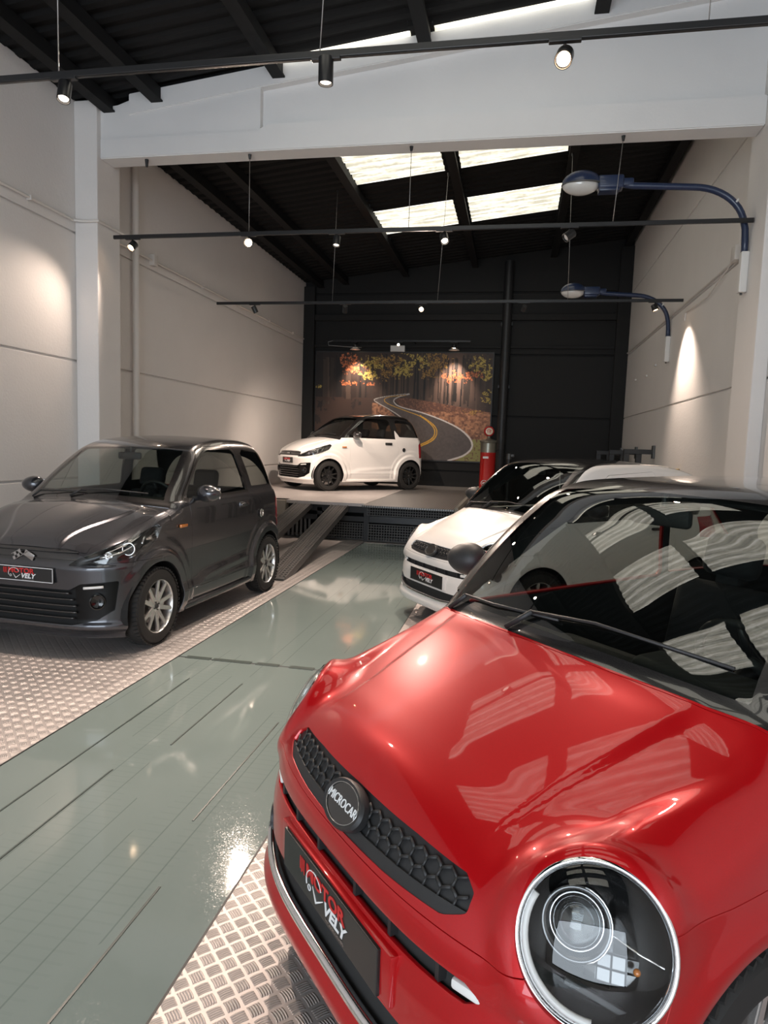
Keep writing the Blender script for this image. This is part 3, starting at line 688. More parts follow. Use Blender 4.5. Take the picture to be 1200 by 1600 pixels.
def surface(F, lo, hi, h):
    """smooth quad surface of F=0 inside the box"""
    ax = [np.arange(a, b+h, h) for a, b in zip(lo, hi)]
    X, Y, Z = np.meshgrid(*ax, indexing='ij'); f = F(X, Y, Z); s = f < 0
    n = np.array(f.shape); cell = np.zeros(n-1+0, bool)
    acc = np.zeros((*(n-1), 3)); cnt = np.zeros(n-1)
    for a in range(3):
        sl0 = [slice(None)]*3; sl1 = [slice(None)]*3; sl0[a] = slice(0, -1); sl1[a] = slice(1, None)
        f0 = f[tuple(sl0)]; f1 = f[tuple(sl1)]; cr = (f0 < 0) != (f1 < 0)
        t = np.where(cr, f0/np.where(cr, f0-f1, 1), 0)
        o = [b for b in range(3) if b != a]
        for d0 in (0, 1):
            for d1 in (0, 1):
                idx = [slice(None)]*3
                idx[o[0]] = slice(d0, n[o[0]]-1+d0); idx[o[1]] = slice(d1, n[o[1]]-1+d1)
                c = cr[tuple(idx)]; tt = t[tuple(idx)]
                cnt += c
                P = [d0*1.0, d1*1.0]
                acc[..., a] += np.where(c, tt, 0); acc[..., o[0]] += c*d0; acc[..., o[1]] += c*d1
    act = cnt > 0; vid = -np.ones(n-1, int); vid[act] = np.arange(act.sum())
    ii = np.argwhere(act); V = (ii+acc[act]/cnt[act][:, None])*h+np.array([a[0] for a in ax])
    Q = []
    for a in range(3):
        sl0 = [slice(None)]*3; sl1 = [slice(None)]*3; sl0[a] = slice(0, -1); sl1[a] = slice(1, None)
        s0 = s[tuple(sl0)]; s1 = s[tuple(sl1)]; cr = s0 != s1
        I = np.argwhere(cr); o = [b for b in range(3) if b != a]
        I = I[(I[:, o[0]] > 0) & (I[:, o[1]] > 0) & (I[:, o[0]] < n[o[0]]-1) & (I[:, o[1]] < n[o[1]]-1)]
        def at(d0, d1):
            J = I.copy(); J[:, o[0]] -= d0; J[:, o[1]] -= d1; return vid[J[:, 0], J[:, 1], J[:, 2]]
        q = np.stack([at(0, 0), at(1, 0), at(1, 1), at(0, 1)], 1)
        flip = s0[I[:, 0], I[:, 1], I[:, 2]]
        if a == 1: flip = ~flip
        q[~flip] = q[~flip][:, ::-1]; Q.append(q)
    Q = np.concatenate(Q)
    for _ in range(4):
        g = grad(F, V); fv = F(V[:, 0], V[:, 1], V[:, 2]); g2 = np.maximum((g*g).sum(1), .05); st = -(fv/g2)[:, None]*g
        ln = np.linalg.norm(st, axis=1, keepdims=True); st *= np.minimum(1, .5*h/np.maximum(ln, 1e-9)); V = V+st
    g = grad(F, V, 4e-3); N = g/np.maximum(np.linalg.norm(g, axis=1, keepdims=True), 1e-9)
    T = np.concatenate([Q[:, [0, 1, 2]], Q[:, [0, 2, 3]]])
    fn = np.cross(V[T[:, 1]]-V[T[:, 0]], V[T[:, 2]]-V[T[:, 0]])
    if ((fn*N[T[:, 0]]).sum(1) < 0).mean() > .5: T = T[:, ::-1]
    return V, N, T
def clip(S, f):
    """keep the part of S=(V,N,T) where f<=0; f is an array per vertex or a function of x,y,z"""
    V, N, T = S
    if len(T) == 0: return S
    fv = f(V[:, 0], V[:, 1], V[:, 2]) if callable(f) else f
    fv = np.where(np.abs(fv) < 1e-7, -1e-7, fv)
    ins = fv[T] <= 0; c = ins.sum(1)
    out = [T[c == 3]]; newV = [V]; newN = [N]; base = len(V)
    m = (c == 1) | (c == 2); Tm = T[m]; im = ins[m]
    if len(Tm):
        one = im.sum(1) == 1
        lone = np.where(one[:, None], im, ~im).argmax(1)
        r = np.arange(len(Tm)); a = Tm[r, lone]; b = Tm[r, (lone+1) % 3]; d = Tm[r, (lone+2) % 3]
        e1 = np.sort(np.stack([a, b], 1), 1); e2 = np.sort(np.stack([a, d], 1), 1)
        E, inv = np.unique(np.concatenate([e1, e2]), axis=0, return_inverse=True); inv = inv.ravel()
        t = (fv[E[:, 0]]/(fv[E[:, 0]]-fv[E[:, 1]]))[:, None]
        nv = V[E[:, 0]]*(1-t)+V[E[:, 1]]*t; nn = N[E[:, 0]]*(1-t)+N[E[:, 1]]*t; nn /= np.linalg.norm(nn, axis=1, keepdims=True)
        newV.append(nv); newN.append(nn); p = base+inv[:len(Tm)]; q = base+inv[len(Tm):]
        out.append(np.stack([a, p, q], 1)[one])
        k = ~one; out.append(np.stack([p, b, d], 1)[k]); out.append(np.stack([p, d, q], 1)[k])
    T2 = np.concatenate(out); V2 = np.concatenate(newV); N2 = np.concatenate(newN)
    used = np.unique(T2); mp = -np.ones(len(V2), int); mp[used] = np.arange(len(used))
    return V2[used], N2[used], mp[T2]
def neg(f): return (lambda x, y, z: -f(x, y, z))
def both(*fs): return lambda x, y, z: np.max(np.stack([g(x, y, z) for g in fs]), 0)
def either(*fs): return lambda x, y, z: np.min(np.stack([g(x, y, z) for g in fs]), 0)
def grow(f, d): return lambda x, y, z: f(x, y, z)-d
def sdpoly(P, r=0.0):
    """signed distance to polygon with corner radius r"""
    P = np.array(P, float)
    def g(px, py):
        d = np.full(np.shape(px), 1e9); ins = np.zeros(np.shape(px), bool); j = len(P)-1
        for i in range(len(P)):
            e = P[j]-P[i]; wx = px-P[i][0]; wy = py-P[i][1]; t = np.clip((wx*e[0]+wy*e[1])/(e@e), 0, 1)
            d = np.minimum(d, np.hypot(wx-e[0]*t, wy-e[1]*t))
            if P[i][1] != P[j][1]: ins ^= ((P[i][1] > py) != (P[j][1] > py)) & (px < (P[j][0]-P[i][0])*(py-P[i][1])/(P[j][1]-P[i][1])+P[i][0])
            j = i
        return np.where(ins, -d, d)-r
    return g
def shift(S, d): V, N, T = S; return V+N*d, N, T
def build(name, S, m, parent, rim=.012, flip=False):
    V, N, T = S
    if len(T) == 0: return None
    T = T[(T[:, 0] != T[:, 1]) & (T[:, 1] != T[:, 2]) & (T[:, 0] != T[:, 2])]
    if flip: N = -N; T = T[:, ::-1]
    if rim:
        E = np.concatenate([T[:, [0, 1]], T[:, [1, 2]], T[:, [2, 0]]]); key = np.sort(E, 1)
        U, inv, cn = np.unique(key, axis=0, return_inverse=True, return_counts=True); bd = E[cn[inv.ravel()] == 1]
        if len(bd):
            d = V[bd[:, 1]]-V[bd[:, 0]]; rn = np.cross(d, N[bd[:, 0]]); rv = np.zeros_like(V); np.add.at(rv, bd[:, 0], rn); np.add.at(rv, bd[:, 1], rn)
            ids = np.unique(bd); mp = -np.ones(len(V), int); mp[ids] = np.arange(len(ids))
            rr = rv[ids]; rr /= np.maximum(np.linalg.norm(rr, axis=1, keepdims=True), 1e-12)
            n0 = len(V); top = V[ids]; bot = V[ids]-N[ids]*rim; soft = rr*.8+N[ids]*.6; soft /= np.linalg.norm(soft, axis=1, keepdims=True)
            V = np.concatenate([V, top, bot]); N = np.concatenate([N, soft, rr]); a = n0+mp[bd[:, 0]]; b = n0+mp[bd[:, 1]]; k = len(ids)
            T = np.concatenate([T, np.stack([b, a, a+k], 1), np.stack([b, a+k, b+k], 1)])
    me = bpy.data.meshes.new(name)
    me.vertices.add(len(V)); me.vertices.foreach_set('co', V.astype('f').ravel())
    me.loops.add(len(T)*3); me.loops.foreach_set('vertex_index', T.astype('i').ravel())
    me.polygons.add(len(T)); me.polygons.foreach_set('loop_start', np.arange(0, len(T)*3, 3, dtype='i'))
    me.polygons.foreach_set('use_smooth', np.ones(len(T), bool)); me.update(calc_edges=True); me.validate()
    me.normals_split_custom_set_from_vertices([tuple(n) for n in N.tolist()])
    return link(name, me, m, parent)

AXLE = 0.98; WR = .282
def wheel_circle(r, af=AXLE):
    return lambda x, y, z: np.maximum(np.minimum(np.hypot(y+af, z-WR), np.hypot(y-AXLE, z-WR))-r, .635-np.abs(x))

# ---------------------------------------------------------------- round-lamp model (red car, white car beside it)
A_T0 = curve([(-1.75, -.2), (-1.56, .38), (-1.50, .55), (-1.455, .645), (-1.40, .705), (-1.32, .760), (-1.20, .815), (-1.05, .882), (-.92, .938), (-.850, .967), (-.818, .985), (-.79, 1.022), (-.70, 1.124), (-.50, 1.308), (-.36, 1.402), (-.22, 1.440), (0, 1.452), (.3, 1.457), (.6, 1.445), (.85, 1.41), (1.05, 1.345), (1.18, 1.26), (1.32, 1.02), (1.42, .82), (1.7, .2)])
A_W = curve([(-.1, .66), (.17, .69), (.25, .72), (.40, .742), (.60, .745), (.74, .738), (.86, .722), (.93, .700), (.98, .680), (1.10, .662), (1.25, .632), (1.36, .600), (1.46, .545), (1.6, .46)])
A_F = curve([(-.1, -1.36), (.13, -1.46), (.175, -1.500), (.212, -1.508), (.245, -1.492), (.31, -1.480), (.42, -1.478), (.475, -1.468), (.50, -1.462), (.53, -1.472), (.565, -1.476), (.60, -1.462), (.64, -1.448), (.70, -1.41), (.80, -1.33), (.95, -1.22), (1.1, -1.15), (1.6, -1.0)])
A_R = curve([(-.1, 1.40), (.2, 1.45), (.35, 1.475), (.6, 1.475), (.8, 1.455), (.95, 1.41), (1.1, 1.33), (1.3, 1.20), (1.45, 1.1), (1.6, .9)])
HA = np.array([.585, -.692, .425]); HA = HA/np.linalg.norm(HA); HP = np.array([.628, -1.262, .655]); HR = .139
def A_ax(x, y, z):
    """distance along the lamp axis, distance off it"""
    dx = np.abs(x)-HP[0]; dy = y-HP[1]; dz = z-HP[2]; s = dx*HA[0]+dy*HA[1]+dz*HA[2]
    return s, np.sqrt(np.maximum(dx*dx+dy*dy+dz*dz-s*s, 0))
def FA(x, y, z):
    ax = np.abs(x); q = y-.26*ax**2
    top = A_T0(q)-.10*ax**2
    # bonnet relief: domed centre with a bevelled edge, wings rising outside it
    fb = ss(-.74, -.85, y); t1 = np.clip((y+1.29)/.47, 0, 1); c1 = np.interp(y, [-1.29, -1.13, -1.0, -.9, -.8], [.372, .384, .408, .424, .446]); w1 = .012+.036*t1
    top = top-fb*ss(-1.33, -1.22, y)*(.004+.008*t1)*ss(c1, c1+w1, ax)
    c2 = np.interp(y, [-1.24, -1.17, -1.08, -1.0, -.93, -.86], [.495, .503, .514, .538, .564, .595])
    top = top+fb*ss(-1.42, -1.30, y)*(.010+.020*ss(-.9, -1.2, y))*ss(c2, c2+.075, ax)
    gy = np.interp(q, _qs, A_slope)
    ft = (z-top)/np.sqrt(1+gy**2)
    W = A_W(z)+.020*np.exp(-((np.minimum(np.hypot(y+.865, z-WR), np.hypot(y-AXLE, z-WR))-.34)/.05)**2)*(z < .75)
    fs = (ax-W*(1-.05*(y/1.45)**2))
    sh = .235*(ax/.74)**4.1
    ff = -(y-A_F(z)-sh)*.92; fr = (y-A_R(z)+.20*(ax/.74)**3)*.92
    f = smax(ft, ff, .05); f = smax(f, fr, .06); f = smax(f, fs, np.where(z > 1.0, .09, .12))
    s, rr = A_ax(x, y, z)
    # lamp pod blending back into the wing
    zz = HP[2]+.07*np.clip(-s, 0, .5)/.45
    rad = .160-.02*np.clip(-s, 0, .5)
    pod = rr-rad
    pod = smax(pod, s-.002, .03); pod = smax(pod, -s-.16, .10)
    f = smin(f, pod, .06)
    f = smax(f, fs-.004, .03)
    return f
_qs = np.linspace(-2, 2, 4000); A_slope = np.gradient(A_T0(_qs), _qs); A_slope = np.clip(A_slope, -4, 4)

def strip(b0, pts_front, pts_back):
    vs = [(b0.bm.verts.new(p), b0.bm.verts.new(q)) for p, q in zip(pts_front, pts_back)]
    for a, c in zip(vs, vs[1:]): b0.bm.faces.new((a[0], c[0], c[1], a[1]))
def find_y(F, x, z, lo=-1.75, hi=-.7):
    """first surface hit looking backwards along +y"""
    x = np.asarray(x, float); z = np.asarray(z, float); x, z = np.broadcast_arrays(x, z); ys = np.linspace(lo, hi, 400)
    f = F(x[..., None], ys, z[..., None]); k = (f < 0).argmax(-1); k = np.maximum(k, 1)
    f0 = np.take_along_axis(f, (k-1)[..., None], -1)[..., 0]; f1 = np.take_along_axis(f, k[..., None], -1)[..., 0]
    return ys[k-1]+(ys[1]-ys[0])*f0/(f0-f1)

def make_wheel(parent, x, y, side, rim_m, style):
    tw = .15; sgn = side
    w = bpy.data.objects.new('wheel', None); COL.objects.link(w); w.parent = parent; w.location = (x, y, WR); w.empty_display_size = .05
    q = Matrix.Rotation(sgn*PI/2, 4, 'Y')       # +Z of the parts turns outward
    b = B(); prof = []
    b.lathe([(.185, -tw/2), (.21, -tw/2-.004), (.255, -tw/2+.002), (.274, -tw/2+.02), (.28, -.03), (WR, 0), (.28, .03), (.274, tw/2-.02), (.255, tw/2-.002), (.21, tw/2+.004), (.192, tw/2), (.185, tw/2-.01), (.18, 0)], 64, q, close=True)
    n = 56
    for k in range(n):      # shoulder tread blocks
        a = 2*PI*k/n
        for s0 in (-1, 1):
            mt = q @ Matrix.Rotation(a, 4, 'Z') @ Matrix.Translation((.276, 0, s0*.05)) @ Matrix.Rotation(s0*.25, 4, 'X')
            b.box(-.005, .0065, -.010, .010, -.022, .022, 0, mt)
    b.obj('tyre', M['rubber'], w, auto=35)
    h = tw/2-.012
    b = B()
    b.lathe([(.196, h+.004), (.198, h+.010), (.188, h+.010), (.182, h), (.178, h-.04), (.17, -.05), (.19, -tw/2+.01), (.186, -.05), (.19, h-.02)], 56, q)
    b.lathe([(0, h-.012), (.035, h-.012), (.048, h-.016), (.052, h-.03), (.05, h-.05), (0, h-.05)], 28, q)
    for k in range(5):
        a = 2*PI*k/5+.3
        for s0 in (-1, 1):
            d = s0*(.13 if style else .16)
            p0 = Vector((.040*math.cos(a+s0*.35), .040*math.sin(a+s0*.35), h-.020)); p1 = Vector((.186*math.cos(a+d*2.1), .186*math.sin(a+d*2.1), h-.004))
            dd = p1-p0; L = dd.length; t = bmesh.new(); bmesh.ops.create_cube(t, size=1)
            for v in t.verts:
                wdt = .034 if v.co.x < 0 else .026
                v.co = Vector((v.co.x*L, v.co.y*wdt, v.co.z*.020))
            bmesh.ops.bevel(t, geom=list(t.edges), offset=.004, segments=2, affect='EDGES')
            ang = math.atan2(dd.y, dd.x); el = math.asin(dd.z/L)
            b.add(t, q @ Matrix.Translation((p0+p1)/2) @ Matrix.Rotation(ang, 4, 'Z') @ Matrix.Rotation(-el, 4, 'Y'))
        # outer bridge and inner web between the twin spokes
        t = bmesh.new(); P = [(.07, -.012), (.12, -.012), (.12, .012), (.07, .012)]
        b.box(.05, .105, -.010, .010, h-.034, h-.014, .003, q @ Matrix.Rotation(a, 4, 'Z'))
    b.obj('rim', rim_m, w, auto=35)
    b = B()
    for k in range(4):
        a = 2*PI*k/4+.4; b.cyl(q @ Vector((.03*math.cos(a), .03*math.sin(a), h-.02)), q @ Vector((.03*math.cos(a), .03*math.sin(a), h-.006)), .006, n=8)
    b.lathe([(0, h-.004), (.016, h-.004), (.020, h-.010), (0, h-.012)], 20, q)
    b.obj('hub_cap', M['black_plastic'], w, auto=35)
    B().lathe([(0, -.01), (.125, -.01), (.125, 0), (0, 0)], 32, q).obj('brake_disc', M['disc'], w, auto=40)
    return w

def plate_logo(parent, hw, z0, z1, y, tilt, frame):
    """black display plate: red MOTOR over white VELY with a swoosh and a small line"""
    h = z1-z0; p = B().box(-hw, hw, y-.004, y+.006, z0, z1, .002).obj('number_plate', M['plate'], parent)
    yy = y-.0052; s = h
    if frame:
        b = B(); w = .004
        b.box(-hw+.004, hw-.004, yy-.001, yy, z1-w-.004, z1-.004).box(-hw+.004, hw-.004, yy-.001, yy, z0+.004, z0+.004+w).box(-hw+.004, -hw+.004+w, yy-.001, yy, z0+.004, z1-.004).box(hw-.004-w, hw-.004, yy-.001, yy, z0+.004, z1-.004)
        b.obj('plate_border', M['white_dec'], p)
    zc = (z0+z1)/2; r = (PI/2, 0, 0)
    text('red_lettering', 'MOTOR', h*.44, M['red_dec'], p, (-.0*h, yy, zc+h*.17), r, .0008, sx=1.25, shear=-.0, bold=h*.012)
    text('white_lettering', 'VELY', h*.42, M['white_dec'], p, (.52*h, yy-.0006, zc-h*.14), r, .0008, sx=1.15, shear=.25, bold=h*.012)
    text('small_lettering', 'MICROCOCHES', h*.10, M['satin_chrome'], p, (.55*h, yy, zc-h*.38), r, .0005, sx=1.3)
    b = B()      # speedometer swoosh, check mark stroke and red speed bars
    a = [(-.55*h+math.cos(t_)*.42*h, yy, zc-.02*h+math.sin(t_)*.36*h) for t_ in np.linspace(R(200), R(20), 16)]
    b.tube(a, .0018, 5)
    b.tube([(-.62*h, yy, zc-.02*h), (-.40*h, yy, zc-.30*h), (-.05*h, yy, zc-.06*h)], [.0012, .0035, .0012], 5)
    b.tube([(-.80*h+.07*h*math.cos(t_), yy, zc-.16*h+.07*h*math.sin(t_)) for t_ in np.linspace(0, 2*PI, 14, endpoint=False)], .0015, 5, True)
    b.obj('swoosh', M['white_dec'], p, smooth=True)
    b = B()
    for k in range(4): b.box(-1.35*h+k*.075*h, -1.315*h+k*.075*h, yy-.001, yy, zc+.02*h-(k % 2)*.05*h, zc+.34*h)
    b.obj('red_bars', M['red_dec'], p)
    return p

def make_interior(t, F, belt, af=AXLE):
    i = bpy.data.objects.new('cabin', None); COL.objects.link(i); i.parent = t
    b = B().box(-.58, .58, -.80, -.42, belt-.17, belt-.035, .05, seg=4).box(.08, .50, -.56, -.40, belt-.14, belt+.01, .035, seg=4).box(-.50, .50, -.40, -.20, belt-.30, belt-.10, .06, seg=3)
    b.obj('dashboard', M['interior'], i, auto=40)
    b = B(); mt = Matrix.Translation((.29, -.27, belt-.02)) @ Matrix.Rotation(R(-62), 4, 'X')
    pts = [mt @ Vector((.165*math.cos(a), .165*math.sin(a), 0)) for a in np.linspace(0, 2*PI, 28, endpoint=False)]
    b.tube(pts, .014, 8, True).lathe([(0, .01), (.05, .008), (.06, -.01), (0, -.02)], 20, mt)
    for a in (R(0), R(180), R(270)): b.tube([mt @ Vector((.05*math.cos(a), .05*math.sin(a), 0)), mt @ Vector((.16*math.cos(a), .16*math.sin(a), 0))], .011, 6)
    b.cyl(mt @ Vector((0, 0, -.02)), mt @ Vector((0, 0, -.16)), .03, n=12)
    b.obj('steering_wheel', M['black_plastic'], i, smooth=True)
    for x in (-.29, .29):
        b = B().box(x-.22, x+.22, -.12, .38, .36, .50, .05, seg=3)
        mt = Matrix.Translation((x, .36, .46)) @ Matrix.Rotation(R(-14), 4, 'X')
        b.box(-.21, .21, -.06, .07, 0, .55, .055, mt, 3).box(-.12, .12, -.045, .045, .58, .76, .04, mt, 3).box(-.05, .05, -.01, .01, .5, .6, 0, mt)
        b.obj('seat', M['seat'], i, auto=50)
    B().box(-.60, .60, -1.15, 1.2, .18, .24).box(-.60, .60, -.86, -.80, .2, belt-.1).box(-.60, .60, .62, 1.2, .24, .60).obj('floor_pan', M['dark_void'], i)
    for x in (-1, 1):
        for yc in (-af, AXLE):
            b = B(); f_ = []; k_ = []
            for a in np.linspace(R(-10), R(190), 24):
                f_.append((x*.715, yc+.35*math.cos(a), WR+.35*math.sin(a))); k_.append((x*.44, yc+.35*math.cos(a), WR+.35*math.sin(a)))
            strip(b, f_, k_)
            b.box(min(x*.44, x*.45), max(x*.44, x*.45), yc-.35, yc+.35, .18, WR+.34)
            b.obj('wheel_housing', M['dark_void'], i)
    return i
def mirror_part(t, side, y, z, m, x):
    b = B(); tt = bmesh.new(); bmesh.ops.create_uvsphere(tt, u_segments=24, v_segments=16, radius=1)
    for v in tt.verts:
        if v.co.y > .35: v.co.y = .35
        v.co.z *= 1-.15*v.co.x*side
    b.add(tt, Matrix.Translation((side*(x+.15), y, z)) @ Matrix.Diagonal((.100, .080, .068, 1)))
    b.tube([(side*(x-.03), y+.02, z-.05), (side*(x+.05), y+.01, z-.045), (side*(x+.12), y, z-.03)], [.022, .018, .02], 8)
    o = b.obj('mirror', m, t, auto=60)
    B().box(side*(x+.15)-.085, side*(x+.15)+.085, y+.026, y+.034, z-.045, z+.045, .004).obj('mirror_glass', M['chrome'], o)
    return o
def wiper(t, pts, F):
    b = B(); b.tube(pts[:2], .008, 8); b.tube(pts[1:], .0045, 8)
    p, q = Vector(pts[1]), Vector(pts[-1]); 
    o = b.obj('wiper', M['black_plastic'], t, smooth=True); return o
def on_top(F, x, y, off=.012, z0=1.6):
    zs = np.linspace(z0, .3, 700); f = F(np.full(700, x), np.full(700, y), zs); k = (f < 0).argmax(); return (x, y, float(zs[k])+off)

H_A = .0102
_A = {}
def round_car(paint_m, label, loc, rz, badge_text, roof_m):
    t = thing('microcar', label, 'car', loc, rz, None)
    if not _A:
        _A['S'] = surface(FA, (-.80, -1.56, .10), (.80, 1.56, 1.50), H_A)
    S = _A['S']
    q = lambda x, y: y-.26*x**2
    sill = lambda x, y, z: (.165+.05*ss(1.2, 1.45, np.abs(y))*(y > 0))-z
    S = clip(S, sill); S = clip(S, neg(wheel_circle(.318, .865)))
    liner_src = S
    # round lamp apertures
    def lamp(x, y, z):
        s, r = A_ax(x, y, z); return np.where((s > -.14) & (s < .25) & (y < -.95), r-HR, .5)
    S = clip(S, neg(lamp))
    slot = sdpoly([(-.38, .616), (-.2, .608), (0, .605), (.2, .608), (.38, .616), (.422, .636), (.418, .656), (.388, .672), (.24, .680), (0, .683), (-.24, .680), (-.388, .672), (-.418, .656), (-.422, .636)], .010)
    grille = lambda x, y, z: np.where(y < -1.15, slot(x, z), .5)
    lin = sdpoly([(-.47, .488), (.47, .488), (.50, .505), (.47, .522), (-.47, .522), (-.50, .505)], .004)
    dslot = lambda x, y, z: np.where(y < -1.1, lin(x, z), .5)
    low = sdpoly([(-.52, .262), (.52, .262), (.60, .35), (.56, .385), (.44, .335), (-.44, .335), (-.56, .385), (-.60, .35)], .006)
    lower = lambda x, y, z: np.where(y < -1.0, low(x, z), .5)
    for f, nm in ((grille, 0), (dslot, 1), (lower, 2)):
        P_ = clip(S, f); S = clip(S, neg(f))
        if nm == 0: gp = P_
        elif nm == 1: dp = P_
        else: lp = P_
    # greenhouse
    side = lambda x, y, z: A_W(z)-np.abs(x)     # depth below the side surface
    scr = lambda x, y, z: np.max(np.stack([-(q(x, y)+.826), q(x, y)+.315, .070-side(x, y, z)]), 0)
    frit = grow(scr, 0)
    glass_w = lambda x, y, z: np.max(np.stack([-(q(x, y)+.800), q(x, y)+.345, .125-side(x, y, z)]), 0)
    screen = clip(S, frit); S = clip(S, neg(frit))
    roof = lambda x, y, z: np.max(np.stack([-(q(x, y)+.311), q(x, y)-1.06, .048-side(x, y, z), 1.0-z]), 0)
    pil = lambda x, y, z: np.max(np.stack([-(q(x, y)+.824), q(x, y)+.31, .048-side(x, y, z), .05-z]), 0)
    roof2 = either(roof, pil)
    rp = clip(S, roof2); S = clip(S, neg(roof2))
    rear = lambda x, y, z: np.max(np.stack([1.08-q(x, y), .06-side(x, y, z), .98-z]), 0)
    rg = clip(S, rear); S = clip(S, neg(rear))
    win = sdpoly([(-.56, .955), (-.08, 1.255), (.05, 1.29), (.44, 1.30), (.52, .985)], .02)
    window = lambda x, y, z: np.where(np.abs(x) > .4, win(y, z), .5)
    qw = sdpoly([(.60, 1.00), (.53, 1.29), (.80, 1.265), (1.06, 1.06), (1.02, 1.0)], .02)
    quarter = lambda x, y, z: np.where(np.abs(x) > .35, qw(y, z), .5)
    wp = clip(S, window); S = clip(S, neg(window)); qp = clip(S, quarter); S = clip(S, neg(quarter))
    # bonnet (clamshell) with its seam under the grille and along the wings
    def seam(x, y): return np.interp(y, [-1.6, -1.40, -1.36, -1.25, -1.17, -1.0, -.85, -.78, -.70], [.582, .584, .60, .64, .690, .690, .70, .74, .80])
    hood = lambda x, y, z: np.max(np.stack([(seam(x, y)-z), (q(x, y)+.831)]), 0)
    hp = clip(S, grow(hood, -.0022)); S = clip(S, neg(hood))
    dr = sdpoly([(-.52, .30), (-.54, .93), (-.60, .97), (-.06, 1.30), (.46, 1.335), (.57, 1.0), (.64, .75), (.56, .30)], .03)
    door = lambda x, y, z: np.where(np.abs(x) > .4, dr(y, z), .5)
    dp_ = clip(S, grow(door, -.002)); S = clip(S, neg(grow(door, .002)))
    bump = lambda x, y, z: np.max(np.stack([z-.64, y+1.19+.25*(.5-z)]), 0)
    bp = clip(S, bump); S = clip(S, neg(grow(bump, .003)))
    tl = sdpoly([(.45, .74), (.68, .76), (.74, .90), (.60, .97), (.52, .86)], .02)
    tail = lambda x, y, z: np.where(y > 1.0, tl(np.abs(x), z), .5)
    tp = clip(S, tail); S = clip(S, neg(tail))
    build('body_shell', S, paint_m, t)
    hood_o = build('bonnet', hp, paint_m, t); bo = build('front_bumper', bp, paint_m, t)
    build('roof', rp, roof_m, t)
    sg = clip(screen, glass_w); sf = clip(screen, neg(glass_w))
    ws = build('windscreen', sg, M['windscreen'], t, 0); build('screen_surround', sf, M['gloss_black'], ws, 0)
    build('rear_window', rg, M['dark_glass'], t, 0)
    for sd in (-1, 1):
        hs = lambda x, y, z, s=sd: -s*x
        d_ = build('door', clip(dp_, hs), paint_m, t); build('door_window', clip(wp, hs), M['dark_glass'], d_, 0)
        B().box(min(sd*.735, sd*.765), max(sd*.735, sd*.765), .34, .50, .86, .885, .008).obj('door_handle', M['black_plastic'], d_, auto=40)
        build('quarter_window', clip(qp, hs), M['dark_glass'], t, 0)
        build('tail_lamp', clip(tp, hs), M['red_lens'], t)
        mirror_part(t, sd, -.43, 1.06, M['black_plastic'], .72)
    # inner liner seen through the glass
    L = clip(liner_src, neg(lamp)); L = clip(L, neg(grow(scr, -.03))); L = clip(L, neg(window)); L = clip(L, neg(quarter)); L = clip(L, neg(rear))
    for f in (grille, dslot, lower): pass
    build('inner_lining', shift(L, -.022), M['interior'], t, 0, True)
    # ---- bonnet grille with honeycomb and badge
    gr = build('grille', shift(gp, -.012), M['black_plastic'], t, 0)
    rimp = clip(gp, neg(grow(grille, .010))); build('grille_frame', shift(rimp, .001), M['black_plastic'], gr, .02)
    lowf = clip(gp, lambda x, y, z: z-(.622+.01*(x/.42)**2)); build('grille_lip', shift(lowf, -.003), M['black_plastic'], gr, .012)
    b = B(); a = .0215; dxh = a*1.732; rows = 3
    segs = {}
    for i in range(-13, 14):
        for j in range(0, 3):
            cx = (i+.5*(j % 2))*dxh*1.12; cz = .632+j*a*1.5*.80
            c = [(cx+a*1.12*math.sin(k*PI/3), cz+a*.85*math.cos(k*PI/3)) for k in range(6)]
            for k in range(6):
                p, r_ = c[k], c[(k+1) % 6]; mx, mz = (p[0]+r_[0])/2, (p[1]+r_[1])/2
                if float(slot(np.array(mx), np.array(mz))) < -.012 and mz > .626 and (mx/.085)**2+((mz-.652)/.05)**2 > .8:
                    segs[(round(mx, 3), round(mz, 3))] = (p, r_)
    ps = list(segs.values()); P1 = np.array([s[0] for s in ps]); P2 = np.array([s[1] for s in ps])
    Y1 = find_y(FA, P1[:, 0], P1[:, 1]); Y2 = find_y(FA, P2[:, 0], P2[:, 1])
    for hs_ in (-1, 1):
        b = B()
        for p, r_, ya, yb in zip(P1, P2, Y1, Y2):
            if (p[0]+r_[0])*hs_ > 0: b.tube([(p[0], ya+.007, p[1]), (r_[0], yb+.007, r_[1])], .0034, 5)
        b.obj('honeycomb_mesh', M['black_plastic'], gr, smooth=True)
    zc = .648; yb = float(find_y(FA, 0.0, zc)); nrm = grad(FA, np.array([[0, yb, zc]]))[0]; tilt = math.atan2(nrm[2], -nrm[1])
    mt = Matrix.Translation((0, yb-.004, zc)) @ Matrix.Rotation(PI/2-tilt, 4, 'X') @ Matrix.Diagonal((1, .62, 1, 1))
    bo_ = B().lathe([(0, -.01), (.088, -.01), (.090, .010), (.084, .018), (.074, .016), (.072, .013), (0, .013)], 48, mt).obj('badge', M['black_plastic'], gr, auto=35)
    B().tube([mt @ Vector((.072*math.cos(a_), .072*math.sin(a_), .015)) for a_ in np.linspace(0, 2*PI, 48, endpoint=False)], .0016, 6, True).obj('badge_ring', M['satin_chrome'], bo_, smooth=True)
    B().lathe([(0, .0132), (.07, .0132), (.07, .012), (0, .012)], 40, mt).obj('badge_face', M['gloss_black'], bo_, auto=35)
    if badge_text:
        o = text('badge_lettering', 'MICROCAR', .030, M['white_dec'], bo_, (0, 0, 0), (0, 0, 0), .0012, sx=.90, bold=.0)
        o.matrix_parent_inverse = Matrix.Translation((0, yb-.004, zc)) @ Matrix.Rotation(PI/2-tilt, 4, 'X') @ Matrix.Translation((0, 0, .014)); o.location = (0, 0, 0)
